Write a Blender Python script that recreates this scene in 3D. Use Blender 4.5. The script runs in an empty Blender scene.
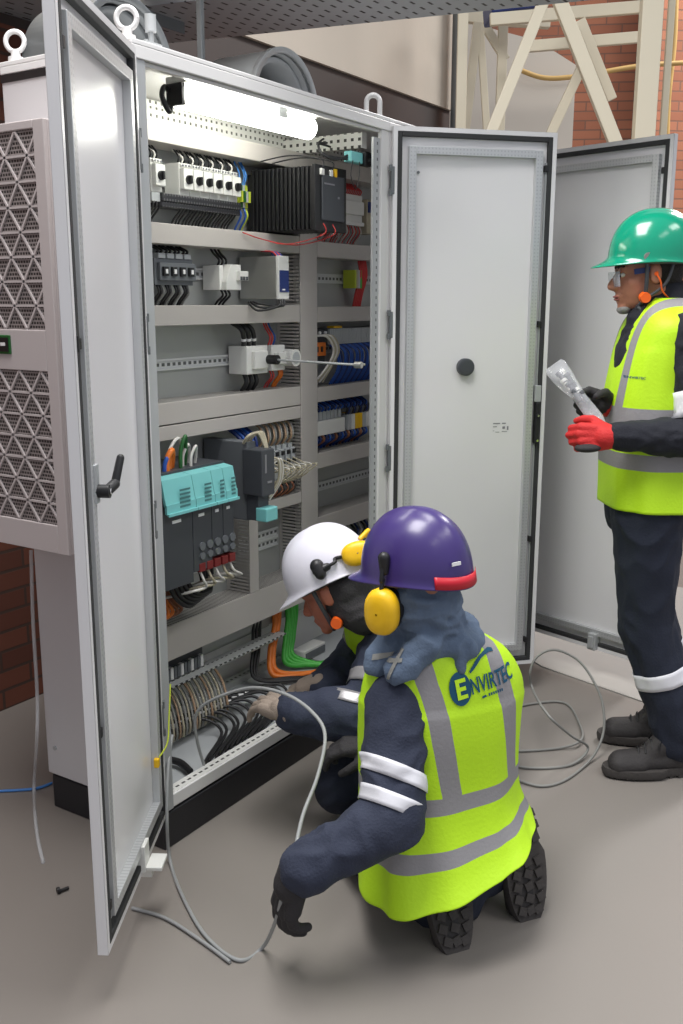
import bpy, bmesh, math, random
from mathutils import Vector, Matrix, noise
from mathutils.bvhtree import BVHTree
random.seed(7)
S = bpy.context.scene
COL = S.collection
V = Vector
PI = math.pi

# ------------------------------------------------------------------ camera
CP = V((-1.7882, -1.73, 1.5004)); YAW, PIT, ROL, FPX = 0.9997, 0.214, 0.0016, 970.05
fw = V((math.cos(PIT)*math.sin(YAW), math.cos(PIT)*math.cos(YAW), -math.sin(PIT)))
r0 = V((math.cos(YAW), -math.sin(YAW), 0)); u0 = r0.cross(fw)
cr, sr = math.cos(ROL), math.sin(ROL)
rt = cr*r0+sr*u0; up = -sr*r0+cr*u0
cam = bpy.data.cameras.new('camera'); co = bpy.data.objects.new('camera', cam); COL.objects.link(co)
co.matrix_world = Matrix(((rt.x, up.x, -fw.x, CP.x), (rt.y, up.y, -fw.y, CP.y), (rt.z, up.z, -fw.z, CP.z), (0, 0, 0, 1)))
cam.sensor_fit = 'VERTICAL'; cam.sensor_height = 36; cam.sensor_width = 24; cam.lens = FPX/1024*36
cam.clip_start = .05; cam.clip_end = 200
S.camera = co
RT, FWD = V((.5406, -.8413, 0)), V((.8413, .5406, 0))   # horizontal right / away directions

def ray(px, py): return rt*((px-341.5)/FPX)+up*((512-py)/FPX)+fw
def at(px, py, t): return CP+ray(px, py)*t
def aty(px, py, y):
    d = ray(px, py); return CP+d*((y-CP.y)/d.y)
def atz(px, py, z):
    d = ray(px, py); return CP+d*((z-CP.z)/d.z)

# ------------------------------------------------------------------ materials
def lin(c):
    return tuple((x/12.92 if x <= .04045 else ((x+.055)/1.055)**2.4) for x in [v/255 for v in c])+(1,)
MT = {}
def mat(name, c, rough=.5, metal=0, bump=0, bscale=40, var=0, vscale=3, emit=0, alpha=None, trans=0, coat=0, wave=None, sheen=0):
    m = bpy.data.materials.new(name); m.use_nodes = True; n = m.node_tree.nodes; l = m.node_tree.links
    b = n['Principled BSDF']; col = lin(c)
    b.inputs['Base Color'].default_value = col
    b.inputs['Roughness'].default_value = rough; b.inputs['Metallic'].default_value = metal
    if coat: b.inputs['Coat Weight'].default_value = coat; b.inputs['Coat Roughness'].default_value = .15
    if sheen: b.inputs['Sheen Weight'].default_value = sheen
    if trans: b.inputs['Transmission Weight'].default_value = trans; b.inputs['IOR'].default_value = 1.3
    if alpha is not None: b.inputs['Alpha'].default_value = alpha
    if emit:
        b.inputs['Emission Color'].default_value = col; b.inputs['Emission Strength'].default_value = emit
    tc = n.new('ShaderNodeTexCoord')
    if var:
        nz = n.new('ShaderNodeTexNoise'); nz.inputs['Scale'].default_value = vscale; nz.inputs['Detail'].default_value = 5
        l.new(tc.outputs['Object'], nz.inputs['Vector'])
        mx = n.new('ShaderNodeMix'); mx.data_type = 'RGBA'
        mx.inputs[6].default_value = tuple(x*(1-var) for x in col[:3])+(1,)
        mx.inputs[7].default_value = tuple(min(1, x*(1+var)) for x in col[:3])+(1,)
        l.new(nz.outputs['Fac'], mx.inputs[0]); l.new(mx.outputs[2], b.inputs['Base Color'])
    if bump:
        nb = n.new('ShaderNodeTexNoise'); nb.inputs['Scale'].default_value = bscale; nb.inputs['Detail'].default_value = 4
        l.new(tc.outputs['Object'], nb.inputs['Vector'])
        bp = n.new('ShaderNodeBump'); bp.inputs['Strength'].default_value = bump; bp.inputs['Distance'].default_value = .01
        l.new(nb.outputs['Fac'], bp.inputs['Height']); l.new(bp.outputs[0], b.inputs['Normal'])
    MT[name] = m
    return m

def mth(n, l, op, a, b=None, c=None):
    x = n.new('ShaderNodeMath'); x.operation = op
    for i, q in enumerate((a, b, c)):
        if q is None: continue
        if isinstance(q, (int, float)): x.inputs[i].default_value = q
        else: l.new(q, x.inputs[i])
    return x.outputs[0]

def holes(name, base, hole, ax, pitch, size, rough=.4, metal=0, off=(0, 0), stagger=False):
    """sheet metal with a regular pattern of punched holes; ax = the two object axes of the pattern"""
    m = mat(name, base, rough, metal); n = m.node_tree.nodes; l = m.node_tree.links; b = n['Principled BSDF']
    tc = n.new('ShaderNodeTexCoord'); sx = n.new('ShaderNodeSeparateXYZ'); l.new(tc.outputs['Object'], sx.inputs[0])
    A = sx.outputs['XYZ'.index(ax[0])]; B = sx.outputs['XYZ'.index(ax[1])]
    bq = mth(n, l, 'DIVIDE', mth(n, l, 'SUBTRACT', B, off[1]), pitch[1])
    aq = mth(n, l, 'DIVIDE', mth(n, l, 'SUBTRACT', A, off[0]), pitch[0])
    if stagger:
        aq = mth(n, l, 'ADD', aq, mth(n, l, 'MULTIPLY', mth(n, l, 'MODULO', mth(n, l, 'FLOOR', bq), 2), .5))
    fa = mth(n, l, 'ABSOLUTE', mth(n, l, 'SUBTRACT', mth(n, l, 'FRACT', aq), .5))
    fb = mth(n, l, 'ABSOLUTE', mth(n, l, 'SUBTRACT', mth(n, l, 'FRACT', bq), .5))
    ins = mth(n, l, 'MULTIPLY', mth(n, l, 'LESS_THAN', fa, size[0]/pitch[0]/2), mth(n, l, 'LESS_THAN', fb, size[1]/pitch[1]/2))
    mx = n.new('ShaderNodeMix'); mx.data_type = 'RGBA'; mx.inputs[6].default_value = lin(base); mx.inputs[7].default_value = lin(hole)
    l.new(ins, mx.inputs[0]); l.new(mx.outputs[2], b.inputs['Base Color'])
    return m

mat('white_paint', (222, 221, 220), .32, var=.02, vscale=2)
mat('door_paint', (226, 225, 226), .22, var=.015, vscale=1.5, bump=.02, bscale=300)
mat('shaded_paint', (186, 181, 180), .4, var=.03, vscale=2, bump=.03, bscale=300)  # cabinet's white paint darkened, the side's shade put into the colour
mat('unit_paint', (196, 188, 187), .45, bump=.03, bscale=300)
mat('panel_grey', (172, 174, 172), .4, metal=.35, var=.05, vscale=4)
mat('duct_pvc', (186, 181, 176), .45, var=.02)
mat('duct_slot', (60, 58, 56), .7)
mat('galv', (176, 179, 180), .42, metal=.2, var=.12, vscale=8)
mat('galv_dark', (112, 116, 118), .45, metal=.4, var=.15, vscale=8)
mat('black_plastic', (28, 28, 30), .45)
mat('dark_grey', (66, 69, 74), .45)
mat('mid_grey', (104, 108, 112), .5)
mat('gasket', (48, 49, 50), .7)
mat('plinth_black', (34, 34, 38), .5, bump=.05, bscale=200)
mat('white_plastic', (224, 224, 220), .4)
mat('light_grey_plastic', (176, 180, 182), .45)
mat('teal', (122, 196, 196), .4)
mat('teal_print', (70, 120, 122), .5)
mat('orange', (226, 120, 40), .45)
mat('orange_bright', (250, 104, 30), .4)
mat('green', (66, 172, 62), .45)
mat('dgreen', (34, 96, 44), .45)
mat('yellow_green', (186, 200, 60), .45)
mat('yellow', (240, 190, 20), .4, var=.08, vscale=30)
mat('blue', (36, 84, 170), .45)
mat('lblue', (70, 130, 200), .45)
mat('dblue', (30, 50, 110), .45)
mat('red', (190, 50, 46), .45)
mat('wire_red', (200, 60, 60), .45)
mat('wire_black', (30, 30, 32), .45)
mat('wire_grey', (136, 136, 132), .5)
mat('wire_beige', (176, 168, 146), .5)
mat('wire_white', (214, 212, 206), .45)
mat('brown', (150, 96, 70), .5)
mat('wire_tan', (166, 138, 112), .5)
mat('cable_grey', (150, 152, 152), .5)
mat('silver', (198, 198, 194), .3, metal=.8)
mat('chrome', (210, 210, 210), .2, metal=1)
mat('tube_light', (255, 255, 246), .5, emit=13)
mat('clear', (235, 238, 240), .15, alpha=.35)
mat('label_grey', (130, 130, 134), .6)
mat('label_white', (236, 236, 236), .5)
mat('concrete', (134, 128, 122), .5, var=.05, vscale=1.2, bump=.02, bscale=60)
mat('beige_plaster', (190, 180, 166), .8, var=.06, vscale=1.5, bump=.1, bscale=20)
mat('floor_light_grey', (172, 168, 162), .8, var=.05, vscale=1.5)  # pale tone standing for light reflected on the floor
mat('pale_plaster', (206, 198, 186), .8, var=.05, vscale=1.5)
mat('dark_red', (120, 36, 36), .5)
mat('steel_dark', (58, 48, 44), .6)
mat('cream_steel', (214, 206, 184), .5, var=.04)
mat('pipe_yellow', (196, 160, 96), .5)
mat('hivis', (196, 240, 30), .6, bump=.12, bscale=120)
mat('reflective', (150, 148, 150), .35, metal=.25, bump=.05, bscale=250)
mat('reflective_white', (222, 222, 228), .35, bump=.05, bscale=250)
mat('navy', (44, 50, 68), .85, bump=.25, bscale=160, var=.12, vscale=9)
mat('navy_dark', (30, 36, 52), .85, bump=.2, bscale=160, var=.12, vscale=9)
mat('navy_far', (26, 28, 38), .85, bump=.2, bscale=160, var=.1, vscale=9)
mat('denim', (92, 108, 130), .85, bump=.25, bscale=160, var=.14, vscale=12)
mat('skin', (176, 120, 96), .5, var=.06, vscale=30)
mat('skin_shade', (176, 106, 84), .5, var=.06, vscale=30)
mat('lips', (160, 92, 84), .5)
mat('hair', (30, 24, 22), .7, bump=.5, bscale=200)
mat('green_helmet', (0, 142, 110), .18, coat=.4)
mat('white_helmet', (226, 224, 234), .3, coat=.2)
mat('purple_helmet', (60, 45, 108), .32, coat=.15, var=.08, vscale=14)
mat('red_band', (196, 24, 44), .4)
mat('glove_dark', (44, 42, 44), .8, bump=.3, bscale=200)
mat('glove_red', (200, 40, 40), .7, bump=.3, bscale=200)
mat('glove_tan', (150, 136, 124), .8, bump=.3, bscale=200)
mat('boot', (52, 49, 49), .7, bump=.2, bscale=120)
mat('sole', (66, 62, 60), .8, bump=.3, bscale=90)
mat('sole_rim', (92, 84, 78), .7)
mat('lens', (210, 222, 235), .08, alpha=.3)
mat('logo_blue', (0, 74, 104), .5)
mat('plastic_bag', (232, 234, 238), .12, alpha=.28)
mat('eye_white', (225, 220, 215), .3)
holes('perf_galv', (190, 192, 192), (46, 46, 48), 'XZ', (.025, .03), (.012, .010), .4, .4)
holes('perf_white_x', (226, 226, 222), (50, 50, 50), 'XY', (.025, .04), (.013, .007), .4, .1, off=(0, .0))
holes('perf_galv_z', (188, 190, 192), (96, 98, 100), 'XZ', (.04, .025), (.007, .010), .4, .4)
holes('perf_top', (232, 232, 226), (96, 98, 92), 'XZ', (.025, .022), (.009, .009), .4, .1)
holes('perf_top_y', (226, 226, 220), (60, 60, 58), 'YZ', (.028, .024), (.011, .010), .4, .1)
holes('perf_post', (214, 214, 216), (50, 50, 52), 'YZ', (.03, .025), (.010, .013), .4, .2)
holes('perf_tray', (176, 182, 186), (44, 46, 48), 'XY', (.075, .05), (.034, .010), .5, .1, stagger=True)
holes('grille_mesh', (150, 142, 140), (38, 35, 35), 'YZ', (.0095, .0095), (.0068, .0058), .5, 0, stagger=True)
holes('duct_fins', (178, 174, 170), (60, 58, 56), 'YZ', (2, .012), (1.9, .0055), .5, 0)
holes('duct_fins_x', (178, 174, 170), (60, 58, 56), 'XY', (.012, 2), (.0055, 1.9), .5, 0)
holes('busbar', (36, 36, 40), (96, 96, 98), 'XZ', (.012, .02), (.004, .012), .4, 0)
holes('fin_black', (26, 26, 28), (58, 58, 60), 'YZ', (.022, 1), (.004, .98), .35, 0)
holes('dinrail', (206, 208, 208), (92, 94, 94), 'XZ', (.025, 20), (.014, 19.999), .35, .2)
mat('silver_rail', (206, 208, 208), .35, metal=.2)

# brick material
def brick(name, c1, c2, mortar, scale, swap):
    m = mat(name, c1, .85); n = m.node_tree.nodes; l = m.node_tree.links; b = n['Principled BSDF']
    tc = n.new('ShaderNodeTexCoord'); sx = n.new('ShaderNodeSeparateXYZ'); cx = n.new('ShaderNodeCombineXYZ')
    l.new(tc.outputs['Object'], sx.inputs[0]); l.new(sx.outputs[swap[0]], cx.inputs[0]); l.new(sx.outputs[swap[1]], cx.inputs[1])
    bt = n.new('ShaderNodeTexBrick'); l.new(cx.outputs[0], bt.inputs['Vector'])
    bt.inputs['Scale'].default_value = scale; bt.inputs['Brick Width'].default_value = .26; bt.inputs['Row Height'].default_value = .075
    bt.inputs['Mortar Size'].default_value = .006
    bt.inputs['Color1'].default_value = lin(c1); bt.inputs['Color2'].default_value = lin(c2); bt.inputs['Mortar'].default_value = lin(mortar)
    l.new(bt.outputs['Color'], b.inputs['Base Color'])
    bp = n.new('ShaderNodeBump'); bp.inputs['Strength'].default_value = .6; bp.inputs['Distance'].default_value = .01; bp.invert = True
    l.new(bt.outputs['Fac'], bp.inputs['Height']); l.new(bp.outputs[0], b.inputs['Normal'])
brick('brick_near', (112, 66, 50), (92, 54, 42), (74, 56, 48), 1.0, (0, 2))
brick('brick_far', (178, 116, 88), (156, 98, 74), (132, 96, 80), 1.0, (0, 2))

# vest material: hi-vis with grey reflective bands at given places of the UV map (u = metres sideways, v = metres up)
def vest_mat(name, hb, vb, vtop, vbot, base='hivis'):
    m = mat(name, (178, 226, 24), .6, bump=.12, bscale=120); n = m.node_tree.nodes; l = m.node_tree.links; b = n['Principled BSDF']
    uv = n.new('ShaderNodeUVMap'); uv.uv_map = 'UVMap'; sx = n.new('ShaderNodeSeparateXYZ'); l.new(uv.outputs[0], sx.inputs[0])
    U_, V_ = sx.outputs[0], sx.outputs[1]
    tot = None
    for a, c in hb:
        q = mth(n, l, 'MULTIPLY', mth(n, l, 'GREATER_THAN', V_, a), mth(n, l, 'LESS_THAN', V_, c))
        tot = q if tot is None else mth(n, l, 'MAXIMUM', tot, q)
    au = mth(n, l, 'ABSOLUTE', U_)
    q = mth(n, l, 'MULTIPLY', mth(n, l, 'GREATER_THAN', au, vb[0]), mth(n, l, 'LESS_THAN', au, vb[1]))
    q = mth(n, l, 'MULTIPLY', q, mth(n, l, 'GREATER_THAN', V_, vbot))
    tot = mth(n, l, 'MAXIMUM', tot, q)
    mx = n.new('ShaderNodeMix'); mx.data_type = 'RGBA'; mx.inputs[6].default_value = lin((188, 234, 26)); mx.inputs[7].default_value = lin((142, 140, 142))
    l.new(tot, mx.inputs[0]); l.new(mx.outputs[2], b.inputs['Base Color'])
    return m

# ------------------------------------------------------------------ mesh helpers
WM = {}
class MB:
    def __init__(s): s.v = []; s.f = []; s.m = []; s.s = []
    def add(s, vs, fs, m=0, sm=False):
        o = len(s.v); s.v += [V(q) for q in vs]
        for f in fs: s.f.append([i+o for i in f]); s.m.append(m); s.s.append(sm)
        return s
    def box(s, x0, x1, y0, y1, z0, z1, m=0, M=None):
        vs = [V((x, y, z)) for z in (z0, z1) for y in (y0, y1) for x in (x0, x1)]
        if M: vs = [M @ q for q in vs]
        return s.add(vs, [(0, 2, 3, 1), (4, 5, 7, 6), (0, 1, 5, 4), (2, 6, 7, 3), (0, 4, 6, 2), (1, 3, 7, 5)], m)
    def cyl(s, a, b, ra, rb=None, n=20, m=0, cap=True):
        a = V(a); b = V(b); rb = ra if rb is None else rb
        d = (b-a).normalized(); x = d.orthogonal().normalized(); y = d.cross(x)
        vs = [c+(x*math.cos(2*PI*i/n)+y*math.sin(2*PI*i/n))*r for c, r in ((a, ra), (b, rb)) for i in range(n)]
        s.add(vs, [(i, (i+1) % n, n+(i+1) % n, n+i) for i in range(n)], m, True)
        if cap:
            s.add(vs[:n], [tuple(range(n-1, -1, -1))], m); s.add(vs[n:], [tuple(range(n))], m)
        return s
    def tube(s, pts, r, n=8, m=0, sub=6, smooth=True):
        pts = [V(p) for p in pts]
        if smooth and len(pts) > 2: pts = crom(pts, sub)
        t = (pts[1]-pts[0]).normalized(); x = t.orthogonal().normalized(); vs = []
        for i, p in enumerate(pts):
            t = (pts[min(i+1, len(pts)-1)]-pts[max(i-1, 0)]).normalized()
            x = (x-t*x.dot(t)); x = x.normalized() if x.length > 1e-6 else t.orthogonal().normalized(); y = t.cross(x)
            rr = r(i/(len(pts)-1)) if callable(r) else r
            vs += [p+(x*math.cos(2*PI*k/n)+y*math.sin(2*PI*k/n))*rr for k in range(n)]
        fs = [(i*n+k, i*n+(k+1) % n, (i+1)*n+(k+1) % n, (i+1)*n+k) for i in range(len(pts)-1) for k in range(n)]
        s.add(vs, fs, m, True); L = len(pts)-1
        s.add(vs[:n], [tuple(range(n-1, -1, -1))], m); s.add(vs[L*n:], [tuple(range(n))], m)
        return s
    def ell(s, c, r, M=None, n=24, k=16, m=0):
        c = V(c); vs = []; fs = []
        for i in range(k+1):
            a = PI*i/k
            for j in range(n):
                b = 2*PI*j/n; q = V((r[0]*math.sin(a)*math.cos(b), r[1]*math.sin(a)*math.sin(b), r[2]*math.cos(a)))
                vs.append(c+(M @ q if M else q))
        for i in range(k):
            for j in range(n): fs.append((i*n+j, (i+1)*n+j, (i+1)*n+(j+1) % n, i*n+(j+1) % n))
        return s.add(vs, fs, m, True)
    def cap(s, a, b, ra, rb, n=16, m=0):
        """tapered capsule"""
        a = V(a); b = V(b); d = (b-a); L = d.length; d = d.normalized() if L > 1e-6 else V((0, 0, 1)); x = d.orthogonal().normalized(); y = d.cross(x)
        rings = [(a-d*ra*math.cos(t), ra*math.sin(t)) for t in [PI/2*i/5 for i in range(6)]]
        rings += [(b+d*rb*math.sin(t), rb*math.cos(t)) for t in [PI/2*i/5 for i in range(6)]]
        vs = []
        for c, r in rings:
            r = max(r, 1e-4); vs += [c+(x*math.cos(2*PI*k/n)+y*math.sin(2*PI*k/n))*r for k in range(n)]
        fs = [(i*n+k, i*n+(k+1) % n, (i+1)*n+(k+1) % n, (i+1)*n+k) for i in range(len(rings)-1) for k in range(n)]
        fs += [tuple(range(n-1, -1, -1)), tuple((len(rings)-1)*n+k for k in range(n))]
        return s.add(vs, fs, m, True)
    def prism(s, poly, d, m=0):
        """poly: list of 3D points (planar), extruded along vector d"""
        n = len(poly); p = [V(q) for q in poly]; d = V(d)
        fs = [tuple(range(n-1, -1, -1)), tuple(range(n, 2*n))]+[(i, (i+1) % n, n+(i+1) % n, n+i) for i in range(n)]
        return s.add(p+[q+d for q in p], fs, m)
    def beam(s, a, b, w, h, m=0, upv=(0, 0, 1)):
        a = V(a); b = V(b); d = (b-a).normalized(); u = V(upv); x = d.cross(u).normalized(); y = x.cross(d)
        vs = [c+x*i*w/2+y*j*h/2 for c in (a, b) for i, j in ((-1, -1), (1, -1), (1, 1), (-1, 1))]
        return s.add(vs, [(0, 1, 2, 3), (7, 6, 5, 4), (0, 4, 5, 1), (1, 5, 6, 2), (2, 6, 7, 3), (3, 7, 4, 0)], m)
    def grid(s, P, m=0, sm=True, closed=False):
        r = len(P); c = len(P[0]); vs = [q for row in P for q in row]
        fs = [(i*c+j, i*c+(j+1) % c, (i+1)*c+(j+1) % c, (i+1)*c+j) for i in range(r-1) for j in range(c if closed else c-1)]
        return s.add(vs, fs, m, sm)

def crom(p, sub):
    out = []
    for i in range(len(p)-1):
        a = p[max(i-1, 0)]; b = p[i]; c = p[i+1]; d = p[min(i+2, len(p)-1)]
        for k in range(sub):
            t = k/sub
            out.append(.5*((2*b)+(c-a)*t+(2*a-5*b+4*c-d)*t*t+(3*b-a-3*c+d)*t*t*t))
    out.append(p[-1]); return out

def mlist(ms): return [MT[m] if isinstance(m, str) else m for m in (ms if isinstance(ms, (list, tuple)) else [ms])]
def tag(o, label=None, cat=None, group=None, kind=None):
    if label: o['label'] = label
    if cat: o['category'] = cat
    if group: o['group'] = group
    if kind: o['kind'] = kind
    return o
def obj(name, mb, ms, parent=None, label=None, bev=0, local=False, loc=None, solid=0, fix=True):
    me = bpy.data.meshes.new(name)
    Wp = WM.get(parent, Matrix.Identity(4)) if parent else Matrix.Identity(4)
    o = bpy.data.objects.new(name, me)
    if parent is None and loc is not None: Wm = Matrix.Translation(V(loc)); o.location = loc
    else: Wm = Wp
    if isinstance(mb, bpy.types.Mesh):
        me2 = mb; o.data = me2; me2.name = name
        if not local: me2.transform(Wm.inverted())
        me = me2
    else:
        inv = Wm.inverted()
        vs = mb.v if local else [inv @ q for q in mb.v]
        me.from_pydata([tuple(q) for q in vs], [], mb.f)
        for i, p in enumerate(me.polygons): p.material_index = mb.m[i]; p.use_smooth = mb.s[i]
        me.update()
        if fix:
            bm = bmesh.new(); bm.from_mesh(me); bmesh.ops.recalc_face_normals(bm, faces=bm.faces); bm.to_mesh(me); bm.free()
    for m in mlist(ms): me.materials.append(m)
    COL.objects.link(o)
    if parent: o.parent = parent
    WM[o] = Wm
    if label: o['label'] = label
    if bev:
        md = o.modifiers.new('bevel', 'BEVEL'); md.width = bev; md.segments = 2; md.limit_method = 'ANGLE'; md.angle_limit = .9
    if solid:
        md = o.modifiers.new('solid', 'SOLIDIFY'); md.thickness = solid; md.offset = -1
    return o
def thing(name, label, cat, loc=(0, 0, 0), group=None):
    o = bpy.data.objects.new(name, None); COL.objects.link(o); o.location = loc; o.empty_display_size = .05
    WM[o] = Matrix.Translation(V(loc)); return tag(o, label, cat, group)
def dup(root, dloc, label=None, group=None):
    r = root.copy(); COL.objects.link(r); r.location = root.location+V(dloc)
    if label: r['label'] = label
    if group: r['group'] = group
    for ch in list(root.children):
        c = ch.copy(); COL.objects.link(c); c.parent = r
        for g in list(ch.children):
            d = g.copy(); COL.objects.link(d); d.parent = c
    WM[r] = Matrix.Translation(r.location)
    return r
def box(*a): return MB().box(*a)

def remesh(mb, vox, smooth=4, fac=.5):
    me = bpy.data.meshes.new('t'); me.from_pydata([tuple(q) for q in mb.v], [], mb.f); me.update()
    bm = bmesh.new(); bm.from_mesh(me); bmesh.ops.recalc_face_normals(bm, faces=bm.faces); bm.to_mesh(me); bm.free()
    o = bpy.data.objects.new('t', me); COL.objects.link(o)
    md = o.modifiers.new('r', 'REMESH'); md.mode = 'VOXEL'; md.voxel_size = vox; md.adaptivity = 0
    if smooth:
        sm = o.modifiers.new('s', 'SMOOTH'); sm.iterations = smooth; sm.factor = fac
    dg = bpy.context.evaluated_depsgraph_get(); dg.update()
    out = bpy.data.meshes.new_from_object(o.evaluated_get(dg))
    bpy.data.objects.remove(o); out.materials.clear()
    for p in out.polygons: p.use_smooth = True
    return out
def wrinkle(me, amp, sc=14, stretch=(1, 1, 1), seed=0, clampz=None):
    ns = [v.normal.copy() for v in me.vertices]
    for v, nrm in zip(me.vertices, ns):
        p = V((v.co.x*stretch[0], v.co.y*stretch[1], v.co.z*stretch[2]))*sc+V((seed, seed*2, 0))
        w = noise.noise_vector(p*.5)
        q = 1-abs(noise.noise(p+w*1.2))*2.2
        q2 = noise.noise(p*2.3+V((5, 1, 2)))
        v.co += nrm*(amp*(q-.3)+amp*.35*q2)
    me.update()

# ------------------------------------------------------------------ setting
def struct(name, mb, ms, bev=0, loc=None):
    o = obj(name, mb, ms, bev=bev, loc=loc); o['kind'] = 'structure'; return o
struct('floor', box(-6, 14, -6, 1.17, -.1, 0), 'concrete')
struct('floor', box(-6, 14, 1.17, 14, -.1, 0), 'concrete')
struct('wall_back', box(-6, 4.0, 1.17, 1.4, 0, 2.42), 'brick_near')
m = box(-6, 4.0, 1.17, 1.4, 2.66, 6)
struct('wall_upper', m, 'beige_plaster')
struct('trim_1', box(-6, 4.0, 1.19, 1.4, 2.42, 2.66), 'steel_dark')
# light reflected on the floor behind the doors, modelled as a thin pale slab
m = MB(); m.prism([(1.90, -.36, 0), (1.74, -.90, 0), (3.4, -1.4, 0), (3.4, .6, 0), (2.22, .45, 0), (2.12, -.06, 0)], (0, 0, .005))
struct('floor_light_slab', m, 'floor_light_grey', bev=.004)
# brick building and plaster wall beyond
def vp(s, d, z): return V((CP.x, CP.y, 0))+FWD*d+RT*s+V((0, 0, z))
def vwall(name, s0, s1, d, z0, z1, ms, ang=0, th=.2):
    me = box(s0, s1, 0, th, z0, z1)
    me2 = MB(); me2.v = me.v; me2.f = me.f; me2.m = me.m; me2.s = me.s
    o = obj(name, me2, ms, local=True); o['kind'] = 'structure'
    R = Matrix(((RT.x, FWD.x, 0, 0), (RT.y, FWD.y, 0, 0), (0, 0, 1, 0), (0, 0, 0, 1)))
    o.matrix_world = Matrix.Translation(vp(0, d, 0)) @ R @ Matrix.Rotation(ang, 4, 'Z')
    return o
vwall('wall_brick', -1.5, 3.0, 9.0, 0, 6, 'brick_far', -.12)
vwall('wall_brick_side', 2.55, 7.0, 8.0, 0, 6, 'brick_far', .12)
# low plaster wall with sloping coping, beyond the frames
m = MB(); m.prism([vp(.55, 7.4, 0), vp(1.66, 7.4, 0), vp(1.66, 7.4, 3.14), vp(1.38, 7.4, 3.30), vp(.55, 7.4, 3.50)], FWD*.15)
struct('wall_low', m, 'pale_plaster')

# ------------------------------------------------------------------ enclosure
CW, CD, CH, PH = 1.2, .4676, 2.1, .112
cab = thing('electrical_cabinet', 'tall white double-door electrical cabinet standing open, full of wiring, left of the single-door bay', 'cabinet', (0, 0, 0))
obj('plinth', box(.004, CW, .004, CD-.01, 0, PH-.006), 'plinth_black', cab, bev=.004, label='black plinth')
obj('side_panel', MB().box(0, .018, .02, CD, PH, CH-.03), 'shaded_paint', cab, bev=.003)
m = MB()
for z in (.2, 1.0, 1.85):
    for y in (.07, .43): m.cyl((-.004, y, z), (0, y, z), .007, m=0, n=12)
obj('panel_screw', m, 'galv', cab)
obj('rear_panel', box(.018, CW-.001, CD-.012, CD, PH, CH-.03), 'white_paint', cab)
m = MB(); m.box(-.004, CW, .0, CD+.004, CH-.012, CH); m.box(-.004, CW, 0, .012, CH-.042, CH-.012); m.box(-.004, .012, .012, CD, CH-.03, CH-.012)
m.box(.05, CW-.05, .03, .034, CH-.05, CH-.012)
obj('roof_panel', m, 'white_paint', cab, bev=.003)
obj('roof_seam', box(-.003, 0, .02, CD, CH-.05, CH-.032), 'black_plastic', cab)
# front frame
m = MB(); m.box(.0, .045, .004, .03, PH, CH-.042); m.box(.03, .045, .03, .06, PH, CH-.042)
obj('frame_post', m, 'galv', cab, bev=.002, label='bare metal front post beside the left door')
m = MB(); m.box(CW-.045, CW-.001, .004, .02, PH, CH-.042); obj('frame_post', m, 'white_paint', cab, bev=.002)
m = MB(); m.box(CW-.085, CW-.045, .012, .02, PH, CH-.07); obj('perforated_strip', m, 'perf_galv_z', cab)
MT['perf_strip'] = holes('perf_strip', (214, 214, 216), (52, 52, 54), 'XZ', (.04, .025), (.008, .014), .4, .2, off=(1.115, 0))
cab.children[-1].data.materials[0] = MT['perf_strip']
m = MB(); m.box(.045, CW-.045, .012, .03, CH-.052, CH-.042)
obj('top_rail', m, 'white_paint', cab, bev=.002)
# bottom front rail, perforated on top
m = MB(); m.box(.045, CW-.045, .006, .05, PH+.002, PH+.04)
obj('bottom_rail', m, MT['white_paint'], cab, bev=.002)
o = obj('perforated_strip', box(.05, CW-.05, .012, .044, PH+.04, PH+.0415), holes('perf_rail', (224, 224, 220), (48, 48, 48), 'XY', (.025, .04), (.014, .007), .4, .1, off=(0, .008)), cab)
m = MB(); m.box(.02, CW-.02, .05, CD-.012, PH, PH+.006)
obj('gland_plate', m, 'light_grey_plastic', cab)
m = MB(); m.box(.03, CW-.02, .405, .44, PH+.006, PH+.03); obj('perforated_strip', m, holes('perf_floor', (176, 178, 176), (50, 50, 50), 'XY', (.025, .04), (.012, .009), .4, .3, off=(0, .0)), cab)
# roof inside: lining and perforated cross rails
m = MB(); m.box(.3, 1.19, .385, .40, 1.995, 2.06); obj('perforated_rail', m, 'perf_top', cab)
m = MB(); m.box(.02, 1.19, .41, .44, 2.0, 2.085); obj('perforated_rail', m, 'perf_top', cab)
m = MB(); m.box(1.12, 1.15, .06, .40, 2.0, 2.05); obj('perforated_rail', m, 'perf_top_y', cab, label='perforated cross rail under the roof')
# mounting panel with DIN rails
mp = obj('mounting_panel', box(.03, CW-.005, .40, .406, .30, 2.02), 'panel_grey', cab)
def rail(x0, x1, z, parent, y=.40):
    m = MB(); m.box(x0, x1, y-.003, y, z-.0175, z+.0175); m.box(x0, x1, y-.0034, y-.003, z-.005, z+.005, 1); m.box(x0, x1, y-.009, y-.003, z-.0135, z-.0115); m.box(x0, x1, y-.009, y-.003, z+.0115, z+.0135)
    m.box(x0, x1, y-.0095, y-.0085, z-.0175, z-.0115); m.box(x0, x1, y-.0095, y-.0085, z+.0115, z+.0175)
    return obj('din_rail', m, ['silver_rail', 'dinrail'], parent)
for z in (1.855, 1.585, 1.305, .62): rail(.1, 1.07, z, mp)
rail(.83, 1.07, .655, mp)
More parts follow.
